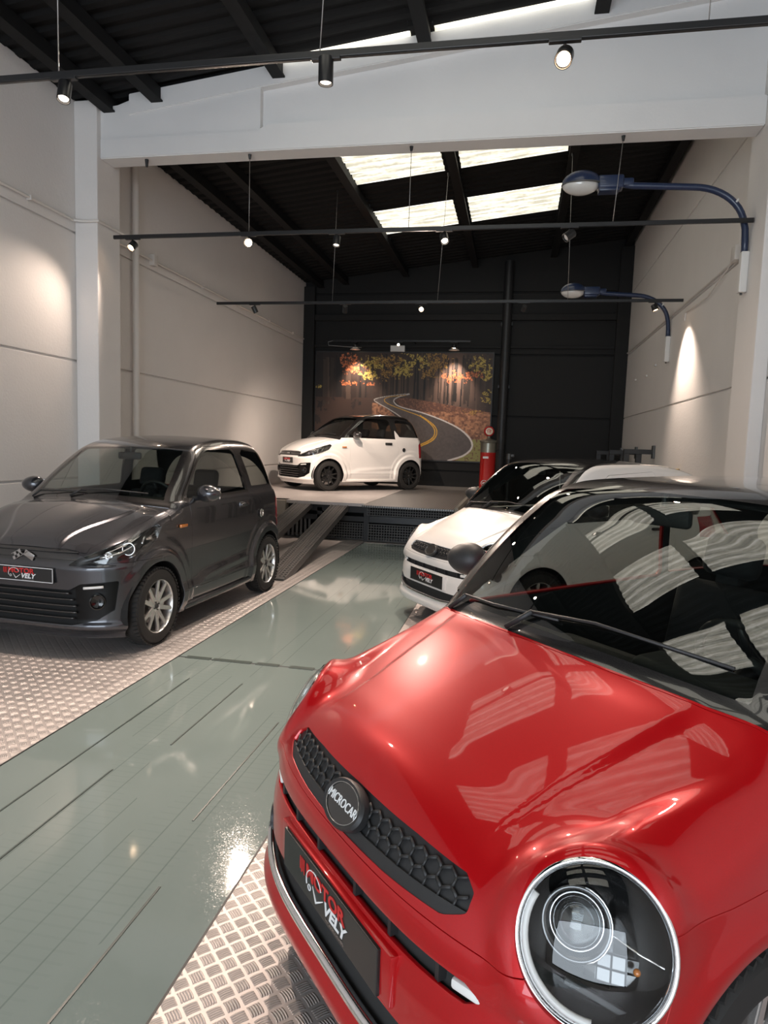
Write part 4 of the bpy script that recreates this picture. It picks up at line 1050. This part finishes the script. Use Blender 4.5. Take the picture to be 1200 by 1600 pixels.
    # ---- bumper details
    build('bumper_slot', shift(dp, -.03), M['dark_void'], t, 0)
    build('lower_intake', shift(lp, -.035), M['dark_void'], t, 0)
    b = B()
    for xx in (-.40, -.25, -.1, .1, .25, .40):
        yy = float(find_y(FA, xx, .52)); B().box(xx-.006, xx+.006, yy+.004, yy+.03, .484, .526).obj('slot_fin', M['black_plastic'], t)
    b = B(); xs = np.linspace(-.53, .53, 41); zl = .262+.055*(xs/.53)**4; ys = find_y(FA, xs, zl)
    b.tube([(x, y+.001, z) for x, y, z in zip(xs, ys, zl)], .016, 12).obj('chrome_strip', M['chrome'], t, smooth=True)
    for sd in (-1, 1):
        yy = float(find_y(FA, sd*.45, .505)); y2 = float(find_y(FA, sd*.52, .505))
        B().box(-.035, .035, -.006, .012, -.011, .011, .006, Matrix.Translation((sd*.47, (yy+y2)/2, .506)) @ Matrix.Rotation(sd*math.atan2(y2-yy, .07), 4, 'Z')).obj('side_light', M['led'], t, auto=40)
        c = Vector((sd*.545, float(find_y(FA, sd*.545, .335)), .335)); mt = Matrix.Translation(c) @ Matrix.Rotation(sd*R(30), 4, 'Z') @ Matrix.Rotation(PI/2, 4, 'X')
        f_ = B().lathe([(.045, -.02), (.045, .003), (.038, .005), (.036, -.015), (0, -.02)], 24, mt).obj('fog_lamp', M['black_plastic'], t, auto=40)
    yp = float(min(find_y(FA, np.array([0.0, .1]), .42)))-.006
    pp = B().box(-.30, .30, yp+.0, yp+.05, .355, .474, .008).obj('plate_panel', paint_m, t, auto=40)
    plate_logo(t, .26, .360, .468, yp-.004, 0, False)
    # ---- headlamps
    for sd in (-1, 1):
        A3 = Vector((sd*HA[0], HA[1], HA[2])); P3 = Vector((sd*HP[0], HP[1], HP[2]))
        mt = Matrix.Translation(P3) @ A3.to_track_quat('Z', 'Y').to_matrix().to_4x4()
        h = B().lathe([(HR-.002, -.02), (HR+.003, .004), (HR-.001, .014), (HR-.007, .010), (HR-.012, -.006), (HR-.012, -.03)], 64, mt).obj('headlamp', M['chrome'], t, smooth=True)
        B().lathe([(HR+.0035, .003), (HR+.0035, -.02), (HR+.004, -.13), (HR-.004, -.13), (HR-.004, 0)], 64, mt, close=True).obj('lamp_collar', paint_m, h, smooth=True)
        B().lathe([(HR-.010, .0), (HR-.016, -.03), (.10, -.075), (.05, -.09), (0, -.095)], 48, mt).obj('lamp_bowl', M['smoke'], h, smooth=True)
        m2 = mt @ Matrix.Translation((-.034*sd, .020, 0))
        B().lathe([(.064, -.07), (.066, -.030), (.060, -.024), (.052, -.038), (.048, -.05)], 40, m2).obj('projector_shroud', M['dark_metal'], h, smooth=True)
        B().sph((0, 0, 0), .044, (1, 1, .75), 28, m2 @ Matrix.Translation((0, 0, -.050))).obj('projector_lens', M['clear'], h, smooth=True)
        B().lathe([(.047, -.052), (.0485, -.046), (.050, -.052)], 36, m2).obj('projector_ring', M['chrome'], h, smooth=True)
        b = B(); m3 = mt @ Matrix.Translation((.030*sd, -.045, 0))       # faceted reflector, lower outer corner
        for i in range(7):
            for j in range(4):
                x0, y0 = -.075+.026*i, -.05+.024*j
                if math.hypot(x0+.030, y0-.045) < .125 and math.hypot(x0+.064, y0-.065) > .075:
                    b.box(x0, x0+.024, y0, y0+.022, -.004, .002, .001, m3 @ Matrix.Translation((0, 0, -.075+.9*(x0*x0+y0*y0))) @ Matrix.Rotation((i-3)*.12, 4, 'Y') @ Matrix.Rotation(-(j-1.5)*.16, 4, 'X'))
        b.obj('reflector', M['dark_metal'], h)
        b = B().tube([mt @ Vector((.02*sd, .020, -.030)), mt @ Vector((.075*sd, -.002, -.022)), mt @ Vector((.118*sd, -.012, -.010))], .0022, 6)
        b.tube([m2 @ Vector((.064*math.cos(a_), .064*math.sin(a_), -.026)) for a_ in np.linspace(-1.2, 1.4, 14)], .002, 6).obj('chrome_edge', M['chrome'], h, smooth=True)
        b = B().box(-.07, .07, -.006, .006, -.06, -.040, .002, mt @ Matrix.Translation((.02*sd, -.095, 0)) @ Matrix.Rotation(-.25*sd, 4, 'Z'))
        b.obj('divider', M['black_plastic'], h)
        a0 = math.pi*(.5+.5*sd)
        B().tube([mt @ Vector(((HR-.016)*math.cos(a0+a_*sd), (HR-.016)*math.sin(a0+a_*sd), -.006)) for a_ in np.linspace(-.5, 1.6, 22)], .0065, 8).obj('light_guide', M['led'], h, smooth=True)
        B().sph((0, 0, 0), .007, (1, 1, 1), 12, mt @ Matrix.Translation((.075*sd, -.035, -.04))).obj('indicator_bulb', M['orange'], h, smooth=True)
        Rd = HR-.006; prof = [(Rd*math.cos(a_), .002+.040*math.sin(a_)) for a_ in np.linspace(0, PI/2, 14)]
        prof[-1] = (0, .042); B().lathe(prof, 64, mt).obj('lamp_glass', M['clear'], h, smooth=True)
    make_interior(t, FA, .93, .865)
    for sd in (-1, 1):
        for yc in (-.865, AXLE): make_wheel(t, sd*.655, yc, sd, M['alloy'], 0)
    wiper(t, [on_top(FA, -.16, -.82, .01), on_top(FA, -.08, -.79, .032), on_top(FA, .14, -.765, .022), on_top(FA, .50, -.70, .016)], FA)
    wiper(t, [on_top(FA, -.54, -.755, .01), on_top(FA, -.46, -.745, .03), on_top(FA, -.28, -.775, .022), on_top(FA, .02, -.782, .016)], FA)
    # rear view mirror
    p = on_top(FA, 0, -.33, -.05); B().box(-.11, .11, -.03, .0, -.06, 0, .015, Matrix.Translation(p)).cyl(p, (p[0], p[1], p[2]+.04), .01).obj('rear_view_mirror', M['black_plastic'], t, auto=40)
    return t
# ---------------------------------------------------------------- slant-lamp model (grey car and the white car on the platform)
G_T0 = curve([(-1.80, .0), (-1.56, .55), (-1.49, .68), (-1.455, .722), (-1.36, .79), (-1.2, .870), (-1.02, .940), (-.88, .983), (-.83, 1.000), (-.79, 1.028), (-.6, 1.170), (-.38, 1.322), (-.22, 1.412), (-.1, 1.450), (.1, 1.480), (.4, 1.500), (.7, 1.495), (.95, 1.468), (1.12, 1.415), (1.22, 1.32), (1.36, 1.07), (1.44, .91), (1.7, .4)])
G_W = curve([(-.1, .66), (.17, .695), (.24, .722), (.32, .735), (.40, .722), (.55, .728), (.75, .738), (.88, .735), (.97, .722), (1.01, .700), (1.05, .680), (1.17, .648), (1.30, .605), (1.40, .565), (1.50, .52), (1.6, .44)])
G_F = curve([(-.1, -1.36), (.13, -1.40), (.17, -1.43), (.20, -1.475), (.225, -1.478), (.25, -1.462), (.45, -1.470), (.56, -1.480), (.615, -1.485), (.635, -1.470), (.705, -1.462), (.735, -1.44), (.85, -1.38), (1.0, -1.28), (1.2, -1.2), (1.6, -1.0)])
G_R = curve([(-.1, 1.40), (.2, 1.44), (.35, 1.47), (.6, 1.475), (.8, 1.465), (.95, 1.43), (1.1, 1.36), (1.3, 1.25), (1.45, 1.1), (1.6, .9)])
G_slope = np.clip(np.gradient(G_T0(_qs), _qs), -4, 4)
def arch(y, z): return np.minimum(np.hypot(y+AXLE, z-WR), np.hypot(y-AXLE, z-WR))
def FG(x, y, z):
    ax = np.abs(x); q = y-.24*ax**2
    top = G_T0(q)-np.where(y < -.8, .06, .085)*ax**2
    hm = ss(-.80, -.95, y)*ss(-1.55, -1.3, y); cx = .24+.24*ss(-1.40, -.9, y)
    top = top+hm*(.012*ss(cx+.03, cx-.01, ax)+.016*np.exp(-((ax-.60)/.12)**2))
    gy = np.interp(q, _qs, G_slope); ft = (z-top)/np.sqrt(1+gy**2)
    r = arch(y, z)
    W = G_W(z)+.026*ss(.43, .385, r)*(z < .9)*ss(.85, .70, z)+.008*ss(.52, .47, r)*ss(.95, .8, z)
    W = W+.012*np.exp(-(((z-.38-.05*(y+.4))/.035)**2))*ss(-.45, -.2, y)*ss(.6, .45, y)
    fs = ax-W*(1-.045*(y/1.45)**2)
    ff = -(y-G_F(z)-.22*(ax/.74)**4.4)*.90; fr = (y-G_R(z)+.20*(ax/.74)**3)*.92
    f = smax(ft, ff, .035); f = smax(f, fr, .06); f = smax(f, fs, np.where(z > 1.0, .075, .06))
    return f
def theta(x, y): return np.degrees(np.arctan2(np.abs(x), -(y+.80)))
_G = {}
def slant_car(paint_m, label, loc, rz, roof_m, rim_m, emblem, frame, mirror_m, plate_w):
    t = thing('microcar', label, 'car', loc, rz, None); t.scale = (1, 1, 1.03)
    if not _G: _G['S'] = surface(FG, (-.82, -1.58, .10), (.82, 1.56, 1.53), .0125)
    S = _G['S']; q = lambda x, y: y-.24*x**2
    S = clip(S, lambda x, y, z: .125+.04*ss(-1.1, -.9, y)-z); S = clip(S, neg(wheel_circle(.325)))
    src = S
    side = lambda x, y, z: G_W(z)-np.abs(x)
    hl = sdpoly([(30, .668), (36, .715), (46, .775), (60, .838), (74, .885), (84, .905), (85, .875), (80, .825), (70, .775), (56, .722), (42, .682)], 0)
    lampf = lambda x, y, z: np.where((y < -.72), hl(theta(x, y), z), 5)     # degrees and metres share one polygon; scaled below
    P_ = np.array([(29, .630), (34, .668), (44, .722), (56, .782), (68, .832), (77, .866), (79.5, .842), (75, .775), (65, .716), (53, .668), (41, .634)], float); P_[:, 0] *= .0105
    hl = sdpoly(P_, .006); lampf = lambda x, y, z: np.where(y < -.70, hl(theta(x, y)*.0105, z), .5)
    lp = clip(S, lampf); S = clip(S, neg(lampf))
    gs = sdpoly([(-.42, .645), (.42, .645), (.40, .711), (.30, .725), (-.30, .725), (-.40, .711)], .004)
    gf = lambda x, y, z: np.where(y < -1.1, gs(x, z), .5)
    gp = clip(S, gf); S = clip(S, neg(gf))
    ls = sdpoly([(-.38, .238), (.38, .238), (.53, .27), (.625, .335), (.650, .515), (.44, .495), (.36, .452), (-.36, .452), (-.44, .495), (-.650, .515), (-.625, .335), (-.53, .27)], .01)
    lf = lambda x, y, z: np.where(y < -.95, ls(x, z), .5)
    low = clip(S, lf); S = clip(S, neg(lf))
    scr = lambda x, y, z: np.max(np.stack([-(q(x, y)+.835), q(x, y)+.215, .050-side(x, y, z)]), 0)
    glass_w = lambda x, y, z: np.max(np.stack([-(q(x, y)+.770), q(x, y)+.250, .105-side(x, y, z)]), 0)
    screen = clip(S, scr); S = clip(S, neg(scr))
    rear = lambda x, y, z: np.max(np.stack([1.17-q(x, y), .07-side(x, y, z), .99-z]), 0)
    rg = clip(S, rear); S = clip(S, neg(rear))
    win = sdpoly([(-.50, 1.03), (-.44, 1.10), (-.10, 1.355), (-.02, 1.380), (.45, 1.385), (.50, 1.345), (.56, 1.04)], .008)
    window = lambda x, y, z: np.where(np.abs(x) > .35, win(y, z), .5)
    qw = sdpoly([(.72, 1.07), (.655, 1.35), (.70, 1.38), (1.02, 1.35), (1.20, 1.07)], .012)
    quarter = lambda x, y, z: np.where(np.abs(x) > .35, qw(y, z), .5)
    wp = clip(S, window); S = clip(S, neg(window)); qp = clip(S, quarter); S = clip(S, neg(quarter))
    roof = lambda x, y, z: np.max(np.stack([-(q(x, y)+.211), q(x, y)-1.16, .045-side(x, y, z), 1.0-z]), 0)
    rp = clip(S, roof); S = clip(S, neg(roof))
    hoodP = lambda x, y, z: np.max(np.stack([q(x, y)+.838, .730-.02*(x/.4)**2-z, np.abs(x)-np.interp(y, [-1.5, -1.38, -1.2, -1.0, -.85, -.7], [.45, .46, .60, .655, .665, .66])]), 0)
    hp = clip(S, grow(hoodP, -.002)); S = clip(S, neg(grow(hoodP, .002)))
    dr = sdpoly([(-.47, .335), (-.50, .99), (-.56, 1.01), (-.12, 1.37), (0, 1.40), (.48, 1.405), (.54, 1.32), (.585, 1.02), (.66, .80), (.64, .62), (.55, .45), (.50, .335)], .018)
    door = lambda x, y, z: np.where(np.abs(x) > .35, dr(y, z), .5)
    dp_ = clip(S, grow(door, -.002)); S = clip(S, neg(grow(door, .002)))
    # black pillar band above the waist line
    band = sdpoly([(-.80, .995), (-.50, 1.01), (.60, 1.01), (.60, 1.20), (.735, 1.055), (1.36, 1.055), (1.28, 1.42), (1.2, 1.6), (-.8, 1.6)], .005)
    bandf = lambda x, y, z: np.where(np.abs(x) > .3, band(y, z), .5)
    db = clip(dp_, bandf); dp_ = clip(dp_, neg(bandf)); pb = clip(S, bandf); S = clip(S, neg(bandf))
    bump = lambda x, y, z: np.max(np.stack([z-.80-.0*x, y+1.0-.35*(z-.5), z-.643]), 0)
    bp = clip(S, bump); S = clip(S, neg(grow(bump, .003)))
    tl = sdpoly([(1.24, .66), (1.40, .68), (1.45, .90), (1.30, .98), (1.22, .90)], .02)
    tail = lambda x, y, z: np.where(np.abs(x) > .45, tl(y, z), .5)
    tp = clip(S, tail); S = clip(S, neg(tail))
    build('body_shell', S, paint_m, t); build('bonnet', hp, paint_m, t); build('front_bumper', bp, paint_m, t); build('roof', rp, roof_m, t)
    build('pillar_trim', pb, M['gloss_black'], t)
    ws = build('windscreen', clip(screen, glass_w), M['windscreen'], t, 0); build('screen_surround', clip(screen, neg(glass_w)), M['gloss_black'], ws, 0)
    build('rear_window', rg, M['dark_glass'], t, 0)
    for sd in (-1, 1):
        hs = lambda x, y, z, s=sd: -s*x
        d_ = build('door', clip(dp_, hs), paint_m, t); build('door_window', clip(wp, hs), M['dark_glass'], d_, 0); build('window_frame', clip(db, hs), M['gloss_black'], d_)
        B().box(min(sd*.725, sd*.757), max(sd*.725, sd*.757), .34, .49, .898, .922, .008).box(min(sd*.72, sd*.741), max(sd*.72, sd*.741), .33, .50, .885, .935, .008).obj('door_handle', paint_m if paint_m is M['grey_paint'] else M['black_plastic'], d_, auto=40)
        build('quarter_window', clip(qp, hs), M['dark_glass'], t, 0); build('tail_lamp', clip(tp, hs), M['red_lens'], t)
        mirror_part(t, sd, -.42, 1.06, mirror_m, .68)
        B().box(min(sd*.735, sd*.752), max(sd*.735, sd*.752), -.70, -.60, .815, .838, .004).obj('side_indicator', M['orange'], t, auto=40)
    q2 = Matrix.Translation((.739, .80, .80)) @ Matrix.Rotation(PI/2, 4, 'Y')
    fc = B().lathe([(.024, -.01), (.034, -.006), (.040, .004), (.034, .008), (.026, .004), (.024, -.01)], 28, q2).lathe([(0, .002), (.024, .002), (.024, -.01)], 20, q2).obj('fuel_cap', M['chrome'] if rim_m is M['alloy'] else M['black_plastic'], t, auto=50)
    L = clip(src, neg(grow(scr, -.03)))
    for f in (window, quarter, rear, lampf, lf): L = clip(L, neg(f))
    build('inner_lining', shift(L, -.022), M['interior'], t, 0, True)
    # ---- grille, emblem
    gr = build('grille', shift(gp, -.006), M['gloss_black'], t, 0)
    b = B()
    for z in (.661, .708):
        xs = np.linspace(-.40, .40, 25); ys = find_y(FG, xs, z); b.tube([(x, y+.002, z) for x, y in zip(xs, ys)], .004, 6)
    b.obj('grille_bars', M['black_plastic'], gr, smooth=True)
    ye = float(find_y(FG, 0.0, .683))-.004
    if emblem:       # crossed chequered flags
        e = bpy.data.objects.new('flag_emblem', None); COL.objects.link(e); e.parent = gr; e.location = (0, ye, .678); e.empty_display_size = .02
        def flagm(s): return Matrix.Rotation(-s*R(28), 4, 'Y')
        b = B().box(.004, .085, -.006, 0, .0, .042, .002, flagm(-1) @ Matrix.Rotation(0, 4, 'X')).box(-.05, .006, -.006, 0, -.003, .004, 0, flagm(-1)); b.obj('plain_flag', M['satin_chrome'], e, auto=40)
        b = B()
        for i in range(4):
            for j in range(2):
                if (i+j) % 2 == 0: b.box(-.085+i*.02, -.065+i*.02, -.007, 0, j*.021, j*.021+.021, 0, flagm(1))
        b.box(-.006, .05, -.006, 0, -.003, .004, 0, flagm(1)).box(-.086, -.004, -.005, 0, .041, .044, 0, flagm(1)).box(-.086, -.004, -.005, 0, -.002, .001, 0, flagm(1)); b.obj('chequered_flag', M['satin_chrome'], e)
    else: B().box(-.055, .055, ye-.003, ye, .671, .697, .004).obj('badge', M['satin_chrome'], gr, auto=40)
    # ---- lower intake with louvres, corner fog pods and led bars
    lo = build('lower_intake', shift(low, -.045), M['dark_void'], t, 0)
    b = B()
    for k, z in enumerate((.262, .302, .345, .388, .430)):
        w = (.38, .40, .40, .38, .35)[k]; xs = np.linspace(-w, w, 31); ys = find_y(FG, xs, np.full(31, z))
        strip(b, [(x, y+.004, z+.010) for x, y in zip(xs, ys)], [(x, y+.030, z-.004) for x, y in zip(xs, ys)])
        b.tube([(x, y+.006, z+.008) for x, y in zip(xs, ys)], .006, 6)
    b.obj('intake_louvres', M['gloss_black'], lo, smooth=True)
    for sd in (-1, 1):
        pod = clip(low, lambda x, y, z: .39-sd*x)
        pd = build('fog_surround', shift(pod, -.022), M['dark_gloss'], t, 0)
        def at(x, z, d): return Vector((sd*x, float(find_y(FG, sd*x, z))+d, z))
        b = B().tube([at(xx, .480+.08*(xx-.47), -.004) for xx in np.linspace(.46, .58, 8)], .009, 8); b.obj('led_bar', M['led'], pd, smooth=True)
        mt = Matrix.Translation(at(.54, .385, -.002)) @ Matrix.Rotation(sd*R(38), 4, 'Z') @ Matrix.Rotation(PI/2, 4, 'X')
        b = B().lathe([(.052, -.03), (.052, .002), (.045, .006), (.040, -.012), (.018, -.022), (0, -.022)], 28, mt); b.obj('fog_lamp', M['smoke'], pd, auto=40)
        # headlamp: clear cover over a dark bowl
        cov = clip(lp, lambda x, y, z: -sd*x)
        h = build('headlamp', cov, M['clear'], t, 0)
        build('lamp_housing', shift(cov, -.055), M['smoke'], h, 0)
        V, N, T = cov
        E = np.concatenate([T[:, [0, 1]], T[:, [1, 2]], T[:, [2, 0]]]); key = np.sort(E, 1); U, inv, cn = np.unique(key, axis=0, return_inverse=True, return_counts=True)
        bd = E[cn[inv.ravel()] == 1]; b = B(); vs = {}
        for a_, c_ in bd:
            for k_ in (a_, c_):
                if k_ not in vs: vs[k_] = (b.bm.verts.new(V[k_]+N[k_]*.002), b.bm.verts.new(V[k_]-N[k_]*.055))
            b.bm.faces.new((vs[a_][0], vs[c_][0], vs[c_][1], vs[a_][1]))
        b.obj('lamp_rim', M['satin_chrome'], h, smooth=True)
        def lp_at(th, z, d):
            s_ = math.sin(R(th)); c_ = math.cos(R(th)); rr = np.linspace(.2, 1.0, 500); f = FG(sd*rr*s_, -.80-rr*c_, np.full(500, z)); k = (f > 0).argmax()
            p = np.array([[sd*rr[k]*s_, -.80-rr[k]*c_, z]]); n = grad(FG, p)[0]; n /= np.linalg.norm(n); return Vector(p[0]-n*d), Vector(n)
        p, n = lp_at(57, .740, .042); fw = Vector((sd*.35, -1, .1)).normalized(); mt = Matrix.Translation(p) @ fw.to_track_quat('Z', 'Y').to_matrix().to_4x4()
        B().lathe([(.040, -.02), (.046, .005), (.040, .012), (.036, .004), (.036, -.015)], 32, mt).obj('projector_ring', M['chrome'], h, smooth=True)
        B().sph((0, 0, 0), .034, (1, 1, .7), 24, mt).obj('projector_lens', M['clear'], h, smooth=True)
        b = B()
        a1 = [lp_at(42+2.4*k, .680+.0105*k, .025)[0] for k in range(9)]; b.tube(a1, .006, 6)
        a2 = [lp_at(45+2.2*k, .718+.0115*k, .022)[0] for k in range(10)]; b.tube(a2, .0055, 6)
        a3 = [lp_at(65+.6*k, .755+.012*k, .024)[0] for k in range(5)]; b.tube(a3, .007, 6)
        b.obj('chrome_brow', M['chrome'], h, smooth=True)
        p, n = lp_at(46, .70, .03); mt = Matrix.Translation(p) @ fw.to_track_quat('Z', 'Y').to_matrix().to_4x4()
        B().lathe([(.026, .0), (.022, -.015), (0, -.028)], 24, mt).obj('inner_reflector', M['chrome'], h, smooth=True)
    yp = float(find_y(FG, 0.0, .56))-.010
    plate_logo(t, plate_w, .50, .605, yp, 0, frame)
    make_interior(t, FG, 1.0)
    for sd in (-1, 1):
        for yc in (-AXLE, AXLE): make_wheel(t, sd*.665, yc, sd, rim_m, 1)
    for sd in (1,):
        wiper(t, [on_top(FG, -.16, -.80, .01), on_top(FG, -.08, -.775, .03), on_top(FG, .12, -.745, .022), on_top(FG, .46, -.695, .016)], FG)
        wiper(t, [on_top(FG, -.56, -.74, .01), on_top(FG, -.50, -.72, .03), on_top(FG, -.33, -.75, .022), on_top(FG, -.04, -.765, .016)], FG)
    b = B()      # side skirt
    for sd in (-1, 1): B().box(min(sd*.69, sd*.735), max(sd*.69, sd*.735), -.60, .60, .17, .22, .012).obj('side_skirt', paint_m, t, auto=40)
    b.bm.free()
    p = on_top(FG, 0, -.24, -.05); B().box(-.11, .11, -.03, .0, -.06, 0, .015, Matrix.Translation(p)).cyl(p, (p[0], p[1], p[2]+.04), .01).obj('rear_view_mirror', M['black_plastic'], t, auto=40)
    return t

round_car(M['red_paint'], 'red two-seat car with round headlamps and black roof, in the foreground', (.718, 2.487, 0), R(-48.8), True, M['gloss_black'])
round_car(M['white_paint'], 'white car with round headlamps parked on the floor behind the red car', (.469, 6.573, 0), R(-51.96), False, M['gloss_black'])
slant_car(M['grey_paint'], 'grey car with silver wheels parked on the tread plate at left', (-3.206, 5.51, 0), R(-3.04), M['grey_paint'], M['alloy'], True, True, M['grey_paint'], .26)
slant_car(M['white_paint'], 'white car with black roof and black wheels up on the platform', (-3.362, 13.762, .602), R(-43.25), M['gloss_black'], M['black_alloy'], False, False, M['gloss_black'], .20)
